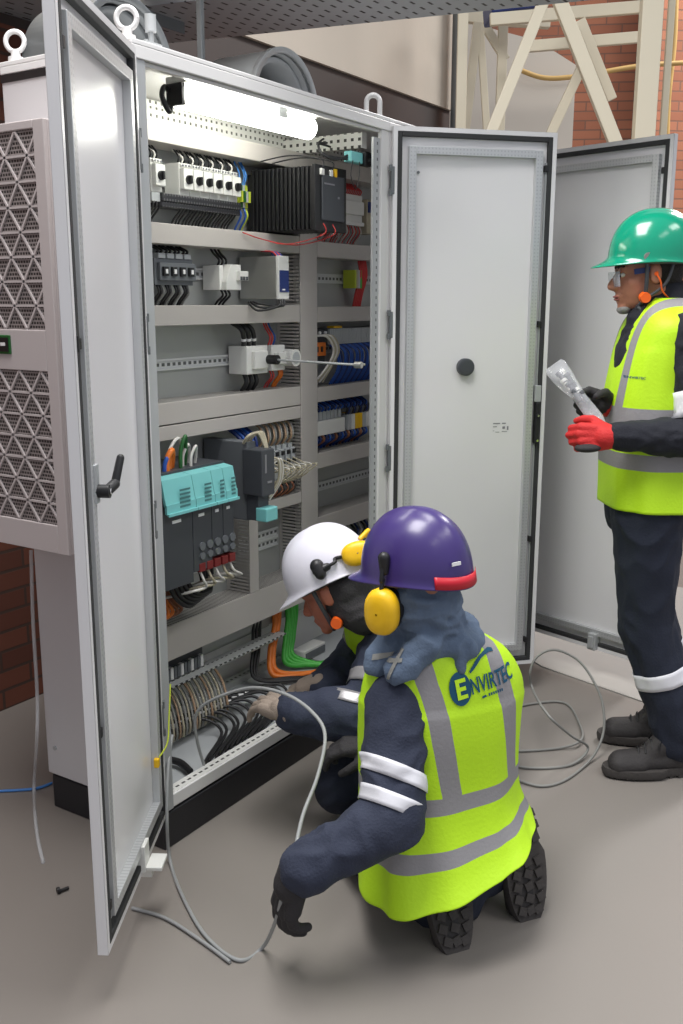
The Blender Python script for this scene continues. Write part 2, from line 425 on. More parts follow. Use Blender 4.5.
# lifting eyes
def eye(x, y, z0, ax):
    m = MB(); m.cyl((x, y, z0), (x, y, z0+.012), .02); m.cyl((x, y, z0+.012), (x, y, z0+.03), .012)
    c = V((x, y, z0+.05)); d = V(ax).normalized()
    m.tube([c+d*.024*math.cos(a)+V((0, 0, .024*math.sin(a))) for a in [2*PI*i/24 for i in range(25)]], .0065, 10, smooth=False)
    return m
obj('lifting_eye', eye(.02, .035, CH, RT), 'white_paint', cab)
obj('lifting_eye', eye(.02, .43, CH, RT), 'white_paint', cab)
# flat lifting lug at the right front corner
m = MB(); cc = V((CW-.06, .03, CH)); dd = RT
m.tube([cc-dd*.022, cc-dd*.022+V((0, 0, .035))]+[cc+V((0, 0, .042))+dd*.022*math.cos(a)+V((0, 0, .022*math.sin(a))) for a in [PI-PI*i/8 for i in range(9)]]+[cc+dd*.022+V((0, 0, .03)), cc+dd*.022], .0085, 8, sub=2)
obj('lifting_eye', m, 'white_paint', cab)

# ---- doors
def door(parent, hinge, d, w, side, latch_u, name='door', hole=False):
    """d = direction from the hinge to the free edge; local x along d, local y = towards the inside face"""
    d = V((d[0], d[1], 0)).normalized(); z = V((0, 0, 1))
    n = V((-d.y, d.x, 0))*side
    Mx = Matrix(((d.x, n.x, 0, hinge[0]), (d.y, n.y, 0, hinge[1]), (0, 0, 1, 0), (0, 0, 0, 1)))
    z0, z1 = .118, 2.075
    m = MB(); T = .016
    m.box(.006, w, -T, -T+.002, z0, z1)
    m.box(.006, .008, -T, .008, z0, z1); m.box(w-.002, w, -T, .008, z0, z1); m.box(.008, w-.002, -T, .008, z0, z0+.002); m.box(.008, w-.002, -T, .008, z1-.002, z1)
    # return flange
    m.box(.006, .022, .006, .008, z0, z1); m.box(w-.016, w, .006, .008, z0, z1); m.box(.02, w-.014, .006, .008, z0, z0+.016); m.box(.02, w-.014, .006, .008, z1-.016, z1)
    m.box(.022, w-.016, -.012, -.008, z0+.016, z1-.016)
    o = obj(name, m, 'door_paint', parent, local=True, bev=.0012)
    o.matrix_parent_inverse = Matrix.Identity(4); o.matrix_basis = WM[parent].inverted() @ Mx; WM[o] = Mx
    def ring(a0, a1, b0, b1, t, y0, y1):
        q = MB(); q.box(a0, a0+t, y0, y1, b0, b1); q.box(a1-t, a1, y0, y1, b0, b1); q.box(a0+t, a1-t, y0, y1, b0, b0+t); q.box(a0+t, a1-t, y0, y1, b1-t, b1); return q
    obj('gasket', ring(.022, w-.016, z0+.016, z1-.016, .016, -.008, .009), 'gasket', o, local=True, bev=.002)
    a0, a1, b0, b1 = .062, w-.052, z0+.06, z1-.062
    q = ring(a0, a1, b0, b1, .026, -.008, .012)
    obj('stiffening_frame', q, holes('stiff_%s_%d' % (name, int(hinge[0]*100)), (202, 204, 205), (184, 186, 188), 'XZ', (.0125, .0125), (.005, .005), .38, .5), o, local=True, bev=.0015)
    # locking rod along the free edge
    r = MB(); r.box(w-.037, w-.031, -.006, .002, z0+.1, z1-.1); obj('locking_rod', r, 'galv', o, local=True)
    for zz in (z0+.1, 1.42, .62, z1-.12):
        g = MB(); g.box(w-.042, w-.028, -.008, .010, zz-.011, zz+.011)
        obj('rod_guide', g, 'black_plastic', o, local=True, bev=.002)
    return o, Mx
lw = .592
dL, ML = door(cab, (-.002, -.004), (-.512, -.3015), lw, 1, 0)
dM, MM = door(cab, (CW+.002, -.004), (.4324, -.4144), .602, -1, 0)
# left door: lever on the inside, latch plate, bottom catch
m = MB(); m.box(lw-.09, lw-.064, -.006, .016, 1.10, 1.18); obj('lock_plate', m, 'galv', dL, local=True, bev=.002)
m = MB(); m.cyl((lw-.078, .01, 1.125), (lw-.078, .04, 1.125), .014, n=16)
m.cap((lw-.078, .033, 1.125), (lw-.106, .042, 1.135), .011, .011); m.cap((lw-.109, .042, 1.135), (lw-.13, .05, 1.185), .009, .008)
obj('door_lever', m, 'black_plastic', dL, local=True)
obj('lever_screw', MB().cyl((lw-.078, .04, 1.125), (lw-.078, .043, 1.125), .006, n=12), 'label_white', dL, local=True)
m = MB(); m.box(lw-.022, lw-.015, .006, .012, 1.405, 1.435); obj('door_clip', m, 'black_plastic', dL, local=True)
m = MB(); m.box(.255, .30, -.006, .02, .13, .2); m.box(.235, .30, .02, .06, .135, .145); m.box(.25, .28, -.0, .03, .105, .135); obj('door_catch', m, 'white_plastic', dL, local=True, bev=.002)
m = MB(); m.tube([(.085, .012, .33), (.06, .03, .36), (.03, .03, .42), (.0, .03, .5)], .0022); obj('earth_wire', m, 'yellow_green', dL, local=True)
m = MB(); m.box(.08, .098, 0, .014, .305, .33); obj('earth_lug', m, 'yellow', dL, local=True, bev=.003)
m = MB(); m.box(.052, .066, .0, .008, 1.84, 1.846); obj('earth_mark', m, 'red', dL, local=True)
# middle door details
m = MB()
m.cyl((.287, -.008, 1.27), (.287, .012, 1.27), .031, .031, n=32, cap=False); m.cyl((.287, .012, 1.27), (.287, .014, 1.27), .031, .024, n=32, cap=False); m.cyl((.287, .014, 1.27), (.287, -.004, 1.27), .024, .022, n=32)
obj('door_coupling', m, 'dark_grey', dM, local=True)
m = MB(); m.box(.278, .296, -.003, .005, 1.266, 1.274); m.box(.283, .291, -.003, .005, 1.258, 1.282); obj('coupling_cross', m, 'mid_grey', dM, local=True)
m = MB(); m.box(.557, .580, -.006, .016, 1.14, 1.20); obj('lock_case', m, 'galv', dM, local=True, bev=.002)
m = MB(); m.box(.560, .577, -.006, .022, .985, 1.14); m.cyl((.568, .022, 1.09), (.568, .026, 1.09), .007); obj('swing_handle', m, 'black_plastic', dM, local=True, bev=.005)
for z_ in (1.09, .998): obj('handle_screw', MB().cyl((.568, .022, z_), (.568, .028, z_), .0045, n=8), 'chrome', dM, local=True)
m = MB()
for a, b, z, h in ((.405, .432, 1.062, .004), (.44, .455, 1.062, .004), (.405, .42, 1.05, .003), (.442, .452, 1.046, .009), (.46, .466, 1.044, .014), (.405, .41, 1.035, .002), (.415, .43, 1.03, .002), (.44, .46, 1.032, .002)):
    m.box(a, b, -.008, -.0072, z-h/2, z+h/2)
obj('rating_label', m, 'label_grey', dM, local=True)
m = MB(); m.cyl((.10, -.008, 1.93), (.10, -.004, 1.93), .005, n=10); obj('door_plug', m, 'galv_dark', dM, local=True)
# hinges
def hinge_at(o, zs):
    for z in zs:
        h = MB(); h.box(.0, .012, -.006, .010, z-.045, z+.045); h.cyl((-.002, .006, z-.05), (-.002, .006, z-.03), .006, n=10); h.cyl((-.002, .006, z+.03), (-.002, .006, z+.05), .006, n=10)
        obj('hinge', h, 'galv_dark', o, local=True, bev=.002)
hinge_at(dL, (1.85, 1.42, .95, .4)); hinge_at(dM, (1.90, 1.42, .95, .4))

# second bay
bay = thing('electrical_cabinet', 'white cabinet bay at the right end, its single door open behind the green-helmet worker', 'cabinet', (CW, 0, 0))
BX = 2.08
obj('plinth', box(CW, BX, .004, CD-.01, 0, PH-.006), 'plinth_black', bay, bev=.004, label='black plinth')
obj('side_panel', box(BX-.018, BX, .02, CD, PH, CH-.03), 'shaded_paint', bay, bev=.003)
obj('rear_panel', box(CW, BX-.018, CD-.012, CD, PH, CH-.03), 'white_paint', bay)
m = MB(); m.box(CW, BX+.004, 0, CD+.004, CH-.012, CH); m.box(CW, BX+.004, 0, .012, CH-.042, CH-.012); obj('roof_panel', m, 'white_paint', bay, bev=.003)
obj('mounting_panel', box(CW-.005, BX-.05, .40, .406, .30, 2.02), 'panel_grey', bay)
mpb = bay.children[-1]
for z in (1.855, 1.585, 1.32, 1.03, .78): rail(1.21, 1.95, z, mpb)
m = MB(); m.box(CW, CW+.045, .004, .03, PH, CH-.042); m.box(BX-.045, BX-.002, .004, .03, PH, CH-.042); obj('frame_post', m, 'white_paint', bay, bev=.002)
m = MB(); m.box(CW+.045, BX-.045, .004, .03, CH-.09, CH-.042); obj('frame_rail', m, 'white_paint', bay, bev=.002); obj('frame_rail', box(CW+.045, BX-.045, .006, .05, PH, PH+.04), 'white_paint', bay, bev=.002)
m = MB(); m.box(CW, BX-.02, .05, CD-.012, PH, PH+.006); obj('gland_plate', m, 'light_grey_plastic', bay)
m = MB(); m.box(CW, BX-.03, .41, .44, 2.0, 2.085); obj('perforated_rail', m, 'perf_top', bay)
dT, MTm = door(bay, (BX, -.004), (-.215, -.762), .795, -1, 0)
m = MB(); m.box(.575, .612, -.008, .03, .12, .19); m.box(.583, .604, .03, .036, .13, .18); obj('document_clip', m, 'galv', dT, local=True, bev=.003)

# ------------------------------------------------------------------ wiring ducts
def hduct(x0, x1, z0, z1, label):
    t = thing('wiring_duct', label, 'duct', (x0, .40, z0), 'wiring ducts on the mounting panel')
    obj('duct_cover', box(x0, x1, .296, .302, z0, z1), 'duct_pvc', t, bev=.0015)
    m = MB(); m.box(x0, x1, .302, .399, z0, z0+.0015); m.box(x0, x1, .302, .399, z1-.0015, z1)
    obj('slotted_wall', m, holes('fins_%d_%d' % (int(x0*100), int(z0*1000)), (184, 180, 175), (70, 68, 66), 'XY', (.012, 3), (.0055, 2.99), .5) if z1 < 1.3 else 'duct_pvc', t)
    return t
def vduct(x0, x1, z0, z1, label):
    t = thing('wiring_duct', label, 'duct', (x0, .40, z0), 'wiring ducts on the mounting panel')
    obj('duct_cover', box(x0, x1, .294, .300, z0, z1), 'duct_pvc', t, bev=.0015)
    # slotted side walls: combs of narrow fingers
    m = MB(); n = int((z1-z0)/.0125)
    for x in (x0, x1-.0015):
        m.box(x, x+.0015, .385, .399, z0, z1)
        for i in range(n): m.box(x, x+.0015, .302, .386, z0+i*.0125, z0+i*.0125+.007)
    obj('slotted_wall', m, 'duct_pvc', t); return t
hduct(.05, 1.9, 1.945, 2.0, 'topmost horizontal wiring duct, brightly lit just below the strip light')
hduct(.05, 1.09, 1.664, 1.722, 'beige wiring duct between the rotary breakers and the row below, left bay')
hduct(.05, 1.09, 1.428, 1.487, 'beige wiring duct under the three-pole breaker and silver power supply')
hduct(.05, 1.09, 1.134, 1.20, 'upper of the two stacked beige ducts below the white disconnect switch')
hduct(.05, 1.09, 1.086, 1.130, 'lower of the two stacked beige ducts, directly above the teal-topped drives')
hduct(.05, 1.10, .385, .50, 'deep bottom wiring duct under the drive modules, left of the white helmet')
hduct(.84, 1.09, .772, .812, 'short wiring duct under the terminals right of the processor module')
hduct(1.2, 1.9, 1.656, 1.711, 'wiring duct under the red wired white block, right bay')
hduct(1.2, 1.9, 1.425, 1.480, 'wiring duct above the blue wired terminal block, right bay')
hduct(1.2, 1.9, 1.133, 1.187, 'wiring duct between the blue wires and the pink relay row, right bay')
hduct(1.2, 1.9, .882, .940, 'wiring duct under the pink relay row, right bay')
hduct(1.2, 1.9, .622, .694, 'lowest wiring duct of the right bay, above the white helmet')
vduct(1.091, 1.197, .50, 1.944, 'wide upright wiring duct dividing the left and right bays')
vduct(.775, .825, .502, .80, 'short upright wiring duct with finned side between drives and helmet')

# ------------------------------------------------------------------ devices on the rails, left bay
Y0 = .39
def wires(t, xs, z0, z1, r, m, y=.345, lean=0, y2=.37):
    for x in xs:
        q = MB(); q.tube([(x, y, z0), (x+lean*.3, y-.008, z0+(z1-z0)*.35), (x+lean, y2-.01, z0+(z1-z0)*.75), (x+lean, y2, z1)], r, 6, sub=4)
        obj('wire', q, m, t)
def rotary_breaker(x, label):
    t = thing('motor_circuit_breaker', label, 'circuit breaker', (x, Y0, 1.81), 'rotary circuit breakers on the top rail')
    w = .044
    m = MB(); m.box(x, x+w, .33, Y0, 1.812, 1.905); m.box(x+.002, x+w-.002, .312, .33, 1.828, 1.888); m.box(x+.004, x+w-.004, .322, .33, 1.892, 1.903)
    obj('housing', m, 'white_plastic', t, bev=.002)
    k = MB(); k.cyl((x+w/2, .312, 1.856), (x+w/2, .306, 1.856), .013, n=20); k.box(x+w/2-.004, x+w/2+.004, .297, .306, 1.845, 1.868); obj('rotary_knob', k, 'black_plastic', t, bev=.001)
    s = MB()
    for i in range(3): s.cyl((x+.009+i*.013, .321, 1.897), (x+.009+i*.013, .3195, 1.897), .0035, n=8)
    obj('terminal_screw', s, 'mid_grey', t)
    wires(t, [x+.008, x+.021, x+.034], 1.90, 1.96, .0028, 'lblue' if x > .55 else 'wire_black', lean=.004)
    wires(t, [x+.015], 1.90, 1.955, .003, 'wire_white', y=.335, lean=-.004)
    wires(t, [x+.008, x+.022, x+.036], 1.80, 1.722, .0034, 'wire_black', y=.34, lean=-.006)
    return t
x = .395
rotary_breaker(x, 'leftmost white rotary breaker on the top rail, set apart by a gap')
names = ['first', 'second', 'third', 'fourth', 'fifth', 'sixth']
b0 = rotary_breaker(.515, 'first white rotary breaker of the close row of six, leftmost in it')
for i in range(1, 6):
    dup(b0, (i*.0465, 0, 0), 'white rotary breaker with black knob, %s from the left in the close row of six' % names[i])
t = thing('busbar', 'black comb busbar running under the row of rotary breakers', 'busbar', (.47, .39, 1.78))
m = MB(); m.box(.43, .80, .322, .385, 1.788, 1.811); m.box(.43, .80, .326, .385, 1.772, 1.788); obj('bar', m, 'busbar', t, bev=.002)
m = MB(); m.box(.395, .46, .33, .388, 1.785, 1.811); obj('end_block', m, 'light_grey_plastic', t, bev=.002)
t = thing('terminal_block', 'green and yellow earth terminals at right end of the rotary breakers', 'terminal block', (.80, .39, 1.80))
for i, c in enumerate(('yellow_green', 'dgreen', 'light_grey_plastic', 'yellow_green')):
    m = MB(); m.box(.802+i*.013, .813+i*.013, .335, .39, 1.80, 1.87); m.box(.804+i*.013, .811+i*.013, .32, .335, 1.815, 1.85); obj('terminal', m, c, t, bev=.001)
wires(t, [.81, .835, .845], 1.87, 1.96, .003, 'lblue', lean=.01); wires(t, [.815, .84], 1.80, 1.722, .0035, 'blue', lean=.005); wires(t, [.85], 1.80, 1.722, .0035, 'yellow_green', lean=.003)

# black finned power unit hanging in front of the upright duct
bx0, bx1, by0, by1, bz0, bz1 = .905, 1.085, .10, .385, 1.728, 1.925
t = thing('power_unit', 'large black finned power supply box with red wires in the top row', 'power supply', (bx0, by1, bz0))
m = MB(); m.box(bx0+.01, bx1, by0+.012, by1, bz0+.012, bz1-.012)
n = 15
for i in range(n):
    y = by0+.014+i*(by1-by0-.03)/n; m.box(bx0, bx1, y, y+.010, bz0, bz1)
m.box(bx0-.004, bx1+.002, by0, by0+.014, bz0-.004, bz1+.004)
obj('finned_case', m, 'black_plastic', t, bev=.002)
m = MB(); m.box(bx0+.03, bx1-.02, by0-.006, by0, bz0+.03, bz1-.025); obj('front_plate', m, 'dark_grey', t, bev=.002)
m = MB(); m.box(bx0+.04, bx0+.10, by0-.007, by0-.006, bz1-.055, bz1-.05); m.box(bx0+.12, bx0+.13, by0-.007, by0-.006, bz1-.095, bz1-.088); obj('plate_print', m, 'label_grey', t)
m = MB(); m.box(bx0+.02, bx0+.04, by0-.008, by0, bz1-.028, bz1-.008); m.box(bx0+.075, bx0+.09, by0-.008, by0, bz1-.028, bz1-.008); obj('connector', m, 'white_plastic', t, bev=.002)
m = MB(); m.box(bx0+.10, bx0+.115, by0-.008, by0, bz1-.028, bz1-.002); obj('connector', m, 'yellow', t, bev=.002)
for a, c in ((.035, 'wire_red'), (.09, 'wire_red')):
    m = MB(); m.tube([(bx0+a, by0-.005, bz0+.02), (bx0+a-.005, by0-.01, bz0-.015), (bx0+a-.05, .2, bz0-.045), (bx0-.06, .27, bz0-.03), (bx0-.14, .29, bz0-.012)], .0019, 6); obj('wire', m, 'red', t)
for a in (.03, .09):
    m = MB(); m.tube([(bx0+a, by0-.004, bz1-.01), (bx0+a, by0, bz1+.02), (bx0+a-.03, .2, bz1+.035), (bx0+a-.06, .3, bz1+.02)], .0022, 6); obj('wire', m, 'wire_black', t)

# three-pole breaker, row two
t = thing('circuit_breaker', 'grey three-pole breaker with three square windows at left of second row', 'circuit breaker', (.42, Y0, 1.55))
m = MB(); m.box(.40, .57, .335, Y0, 1.547, 1.625); m.box(.41, .57, .322, .335, 1.56, 1.612); obj('housing', m, 'mid_grey', t, bev=.002)
for i in range(4):
    m = MB(); m.box(.418+i*.038, .440+i*.038, .314, .322, 1.573, 1.60); obj('toggle', m, 'black_plastic', t, bev=.001)
    m = MB(); m.box(.424+i*.038, .433+i*.038, .311, .314, 1.580, 1.593); obj('toggle_mark', m, 'label_white', t)
    m = MB(); m.box(.414+i*.038, .444+i*.038, .33, .36, 1.625, 1.640); obj('terminal_cover', m, 'light_grey_plastic', t, bev=.001)
    wires(t, [.420+i*.038, .436+i*.038], 1.64, 1.664, .004, 'wire_black'); wires(t, [.418+i*.038, .428+i*.038], 1.547, 1.487, .004, 'wire_black'); wires(t, [.438+i*.038], 1.547, 1.487, .004, 'wire_grey')
# contactor
t = thing('contactor', 'white angular contactor between the three-pole breaker and silver power supply', 'contactor', (.73, Y0, 1.53))
m = MB(); m.prism([(.690, .30, 1.535), (.690, .30, 1.56), (.716, .30, 1.615), (.765, .30, 1.615), (.765, .30, 1.535)], (0, .09, 0)); m.box(.74, .785, .285, .32, 1.565, 1.595); m.box(.68, .70, .32, Y0, 1.535, 1.612)
obj('housing', m, 'white_plastic', t, bev=.002)
m = MB()
for i in range(3): m.box(.742+i*.014, .752+i*.014, .283, .286, 1.566, 1.578)
obj('contact_opening', m, 'dark_grey', t)
for i in range(3): wires(t, [.70+i*.018], 1.61, 1.664, .004, 'wire_black'); wires(t, [.715+i*.018], 1.535, 1.487, .004, 'wire_black')
# power supply
t = thing('power_supply', 'silver boxed power supply with dark blue front label in second row', 'power supply', (.83, Y0, 1.51))
m = MB(); m.box(.87, .925, .235, Y0, 1.508, 1.645); obj('case', m, 'silver', t, bev=.002)
m = MB(); m.box(.868, .927, .225, .236, 1.506, 1.647); obj('front_cover', m, 'white_plastic', t, bev=.002)
m = MB(); m.box(.873, .922, .222, .226, 1.53, 1.60); obj('front_label', m, 'dblue', t)
m = MB(); m.box(.885, .90, .2215, .2225, 1.535, 1.54); obj('label_print', m, 'label_white', t)
for i in range(3):
    m = MB(); m.tube([(.875+i*.012, .23, 1.51), (.86+i*.012, .22, 1.485), (.80+i*.014, .26, 1.47+.01*i), (.80+i*.012, .30, 1.497)], .004, 6); obj('wire', m, 'wire_black', t)
for i, c in enumerate(('wire_red', 'blue', 'wire_red', 'blue')):
    m = MB(); m.tube([(.88+i*.01, .24, 1.645), (.88+i*.01, .26, 1.66), (.90+i*.01, .32, 1.664)], .003, 6); obj('wire', m, c, t)
t = thing('relay', 'small relay with blue wires tucked right of the silver power supply', 'relay', (1.0, Y0, 1.53))
m = MB(); m.box(.975, 1.03, .33, Y0, 1.535, 1.60); m.box(.98, 1.025, .315, .33, 1.545, 1.565); obj('housing', m, 'light_grey_plastic', t, bev=.002)
for i in range(4):
    m = MB(); m.tube([(.98+i*.013, .335, 1.60), (.975+i*.013, .315, 1.63), (.985+i*.013, .34, 1.664)], .004, 6); obj('wire', m, 'dblue' if i % 2 else 'blue', t)

# main disconnect switch with shaft
t = thing('disconnect_switch', 'white disconnect switch with long grey shaft pointing out of the cabinet', 'switch', (.85, Y0, 1.25))
m = MB(); m.box(.80, .915, .31, Y0, 1.258, 1.352); m.box(.825, .90, .295, .31, 1.275, 1.335); obj('housing', m, 'white_plastic', t, bev=.003)
m = MB(); m.cyl((.90, .295, 1.305), (.90, .255, 1.305), .016); obj('shaft_coupler', m, 'black_plastic', t)
m = MB(); m.cyl((.90, .255, 1.305), (.93, -.045, 1.297), .0038, n=10); obj('shaft', m, 'galv', t)
m = MB(); m.cyl((.93, -.035, 1.297), (.932, -.06, 1.297), .011, n=10); m.cyl((.9305, -.045, 1.30), (.958, -.055, 1.297), .004); obj('shaft_tip', m, 'silver', t)
for i in range(3):
    m = MB(); m.tube([(.82+i*.028, .34, 1.35), (.81+i*.028, .33, 1.38), (.795+i*.028, .33, 1.41), (.785+i*.028, .36, 1.43)], .008, 8); obj('cable', m, 'wire_black', t)
    m = MB(); m.tube([(.82+i*.028, .34, 1.262), (.82+i*.028, .33, 1.23), (.825+i*.028, .355, 1.20)], .008, 8); obj('cable', m, 'wire_black', t)
    m = MB(); m.cyl((.813+i*.028, .333, 1.37), (.810+i*.028, .331, 1.378), .009, n=10); obj('cable_mark', m, 'label_white', t)
t = thing('power_socket', 'white rail-mounted socket with round outlet beside the disconnect switch', 'socket', (1.0, Y0, 1.25))
m = MB(); m.box(.95, 1.03, .32, Y0, 1.262, 1.35); m.box(.965, 1.05, .30, .33, 1.285, 1.325); m.cyl((1.035, .33, 1.305), (1.035, .275, 1.305), .030, n=28); obj('housing', m, 'white_plastic', t, bev=.002)
m = MB(); m.cyl((1.035, .276, 1.305), (1.035, .2735, 1.305), .021, n=24); obj('outlet', m, 'light_grey_plastic', t)
for i, c in enumerate(('wire_red', 'wire_red', 'blue')): wires(t, [.965+i*.014], 1.35, 1.43, .003, c, lean=.004)
wires(t, [.97, .985], 1.262, 1.20, .003, 'wire_red')
for i in range(2): wires(t, [1.02+i*.012], 1.27, 1.20, .006, 'orange')

# servo drive modules with teal header
def drive(x, w, zb, label, grp):
    t = thing('drive_module', label, 'drive module', (x, Y0, zb), grp)
    m = MB(); m.box(x, x+w, .165, Y0, zb, 1.0); obj('case', m, 'dark_grey', t, bev=.002)
    m = MB(); m.prism([(x, .15, .925), (x, .165, 1.0), (x, .24, 1.012), (x, .24, 1.004), (x, .172, .992), (x, .158, .925)], (w, 0, 0))
    m.box(x, x+w, .148, .156, .905, .93); m.prism([(x, .140, .905), (x, .140, .897), (x, .156, .905)], (w, 0, 0)); obj('header_cover', m, 'teal', t, label='teal flap')
    m = MB()
    for i in range(5): m.box(x+w*.45, x+w*.8, .1468, .1482, .915+i*.012+.0, .921+i*.012)
    obj('cover_print', m, 'teal_print', t)
    m = MB(); m.box(x+w*.3, x+w*.6, .1635, .165, .868, .877); obj('nameplate', m, 'label_white', t)
    return t
drive(.215, .125, .672, 'widest dark grey drive module under the teal flap, leftmost', 'drive modules')
drive(.342, .085, .70, 'dark grey drive module under the teal flap, second from the left', 'drive modules')
drive(.429, .052, .73, 'narrow drive module under the teal flap, second from the right', 'drive modules')
drive(.483, .052, .73, 'narrow drive module at right end of the teal flap', 'drive modules')
for k, (x0, w) in enumerate(((.345, .08), (.43, .05), (.485, .05))):
    pass
t = thing('connector_row', 'row of red plugs with grey connectors under the narrow drive modules', 'connector', (.40, .3, .69))
for i in range(5):
    x = .365+i*.036
    m = MB(); m.box(x, x+.028, .163, .22, .695, .722); obj('plug', m, 'dark_red', t, bev=.002)
    m = MB(); m.cyl((x+.014, .160, .775), (x+.014, .166, .775), .013, n=14); m.cyl((x+.014, .160, .745), (x+.014, .166, .745), .011, n=14); obj('round_port', m, 'mid_grey', t)
    m = MB(); m.tube([(x+.014, .18, .70), (x+.02, .165, .665), (x+.03+.008*i, .17, .64), (x-.03, .19, .635+.006*i), (x-.06+.01*i, .30, .60)], .0045, 6); obj('cable', m, 'wire_beige' if i % 2 else 'wire_white', t)
t = thing('cable_loop', 'looped grey and orange connector cables rising above the teal flap', 'cable', (.3, .3, 1.0))
for (a, h, c, r, dx) in ((.225, .06, 'wire_white', .004, .05), (.24, .05, 'orange', .006, .03), (.255, .07, 'wire_white', .005, .05), (.30, .07, 'orange', .009, .05), (.33, .065, 'orange', .009, .03), (.32, .10, 'wire_white', .005, .09), (.36, .105, 'dgreen', .006, .05), (.39, .075, 'wire_white', .0045, .055), (.405, .07, 'wire_white', .0045, .05), (.215, .06, 'orange', .006, .02), (.29, .05, 'blue', .007, .03)):
    m = MB(); y = .24+random.uniform(-.02, .02)
    m.tube([(a, y, 1.0), (a+.003, y, 1.0+h*.6), (a+dx*.5, y, 1.0+h), (a+dx-.003, y+.02, 1.0+h*.55), (a+dx, y+.03, 1.0)], r, 8); obj('cable', m, c, t)
m = MB(); m.box(.215, .535, .20, .385, 1.0, 1.012); obj('top_plate', m, 'dark_grey', t)
t = thing('cable_bundle', 'black and orange cables hanging under the widest drive module', 'cable', (.3, .3, .55))
for i in range(5):
    m = MB(); m.tube([(.27+i*.015, .3, .67), (.30+i*.012, .27, .60), (.29+i*.02, .25, .56), (.25+i*.012, .29, .53), (.24+i*.02, .31, .505)], .006, 8); obj('cable', m, 'orange' if i < 3 else 'brown', t)
for i in range(5):
    m = MB(); m.tube([(.28+i*.02, .22, .68), (.30+i*.02, .20, .62), (.36+i*.02, .20, .585+.006*i), (.44+i*.01, .22, .61), (.45+i*.015, .24, .68)], .007, 8); obj('cable', m, 'wire_black', t)
# control unit with grey flank
t = thing('control_unit', 'grey controller with dark front and teal foot right of the teal flap', 'controller', (.60, Y0, .79))
m = MB(); m.box(.66, .705, .205, Y0, .795, 1.055); obj('case', m, 'mid_grey', t, bev=.003)
m = MB(); m.box(.645, .712, .135, .215, .885, 1.035); m.box(.655, .712, .16, .21, .80, .885); obj('front_module', m, 'dark_grey', t, bev=.003)
m = MB(); m.box(.652, .714, .125, .17, .80, .845); obj('foot_connector', m, 'teal', t, bev=.004, label='teal connector')
m = MB(); m.box(.672, .695, .1335, .1355, .925, .932); m.box(.66, .668, .1335, .1355, .96, 1.02); obj('front_print', m, 'label_grey', t)
for i in range(3):
    m = MB(); m.tube([(.66+i*.015, .22, 1.05), (.66+i*.015, .2, 1.075), (.70+i*.012, .19, 1.08), (.712+i*.004, .17, 1.03)], .005, 6); obj('cable', m, 'wire_beige', t)
for i in range(4):
    m = MB(); m.tube([(.715, .16, 1.0-i*.01), (.75+i*.006, .15, .99), (.765+i*.006, .16, .92), (.74, .18, .87-.005*i)], .004, 6); obj('cable', m, 'wire_white' if i % 2 else 'wire_beige', t)
# terminal modules right of controller
t0 = thing('terminal_block', 'slim terminal module with knotted grey wires, right of the controller', 'terminal block', (.86, Y0, .86), 'slim terminal modules beside the controller')
m = MB(); m.box(.86, .885, .31, Y0, .86, 1.0); m.box(.862, .883, .295, .31, .88, .985); obj('housing', m, 'light_grey_plastic', t0, bev=.002)
m = MB(); m.box(.864, .881, .29, .296, .965, .98); m.box(.864, .881, .29, .296, .93, .945); obj('plug', m, 'black_plastic', t0)
for i in range(3):
    m = MB(); m.tube([(.865+i*.007, .295, .95-.02*i), (.875+i*.01, .25-.02*i, .93), (.885, .24, .90), (.872+i*.006, .28, .872), (.86+.01*i, .33, .85)], .0028, 6); obj('wire', m, ('wire_beige', 'wire_white', 'wire_beige')[i], t0)
for i in range(2):
    m = MB(); m.tube([(.868+i*.01, .32, 1.0), (.866+i*.01, .30, 1.03), (.876+i*.01, .32, 1.07), (.876, .36, 1.086)], .004, 6); obj('cable', m, ('wire_tan', 'wire_grey')[i], t0)
    m = MB(); m.tube([(.868+i*.01, .31, .865), (.862+i*.01, .29, .84), (.85+i*.01, .32, .81)], .0035, 6); obj('wire', m, ('brown', 'wire_black')[i], t0)
for i in range(1, 6): dup(t0, (i*.034, 0, 0))
t = thing('cable_bundle', 'dark blue cables between controller and terminal modules, upper edge', 'cable', (.78, .35, 1.04))
for i in range(5):
    m = MB(); m.tube([(.74+i*.02, .37, 1.09), (.75+i*.02, .31, 1.05), (.77+i*.015, .30, 1.0), (.78+i*.015, .33, .96)], .006, 6); obj('cable', m, ('dblue', 'blue')[i % 2], t)

# ---- right bay devices
t = thing('terminal_block', 'white long terminal block with thin red wires, top of right bay', 'terminal block', (1.28, Y0, 1.8))
m = MB(); m.box(1.30, 1.58, .34, Y0, 1.80, 1.90); m.box(1.31, 1.57, .325, .34, 1.825, 1.875); m.box(1.30, 1.58, .33, Y0, 1.785, 1.80); obj('housing', m, 'white_plastic', t, bev=.002)
for i in range(22):
    x = 1.305+i*.0125
    wires(t, [x], 1.785, 1.711, .0022, ('wire_red', 'wire_white', 'wire_red', 'wire_grey')[i % 4], lean=random.uniform(-.008, .008)); wires(t, [x], 1.90, 1.944, .0022, 'wire_red', lean=.003)
t = thing('relay', 'small brown relay at right end of the top row', 'relay', (1.6, Y0, 1.8))
m = MB(); m.box(1.60, 1.66, .33, Y0, 1.76, 1.89); obj('housing', m, 'wire_beige', t, bev=.003)
m = MB(); m.box(1.605, 1.655, .325, .33, 1.84, 1.88); obj('relay_cap', m, 'dblue', t)
t = thing('terminal_block', 'yellow-green terminal with bundle of red wires, second row of right bay', 'terminal block', (1.55, Y0, 1.53))
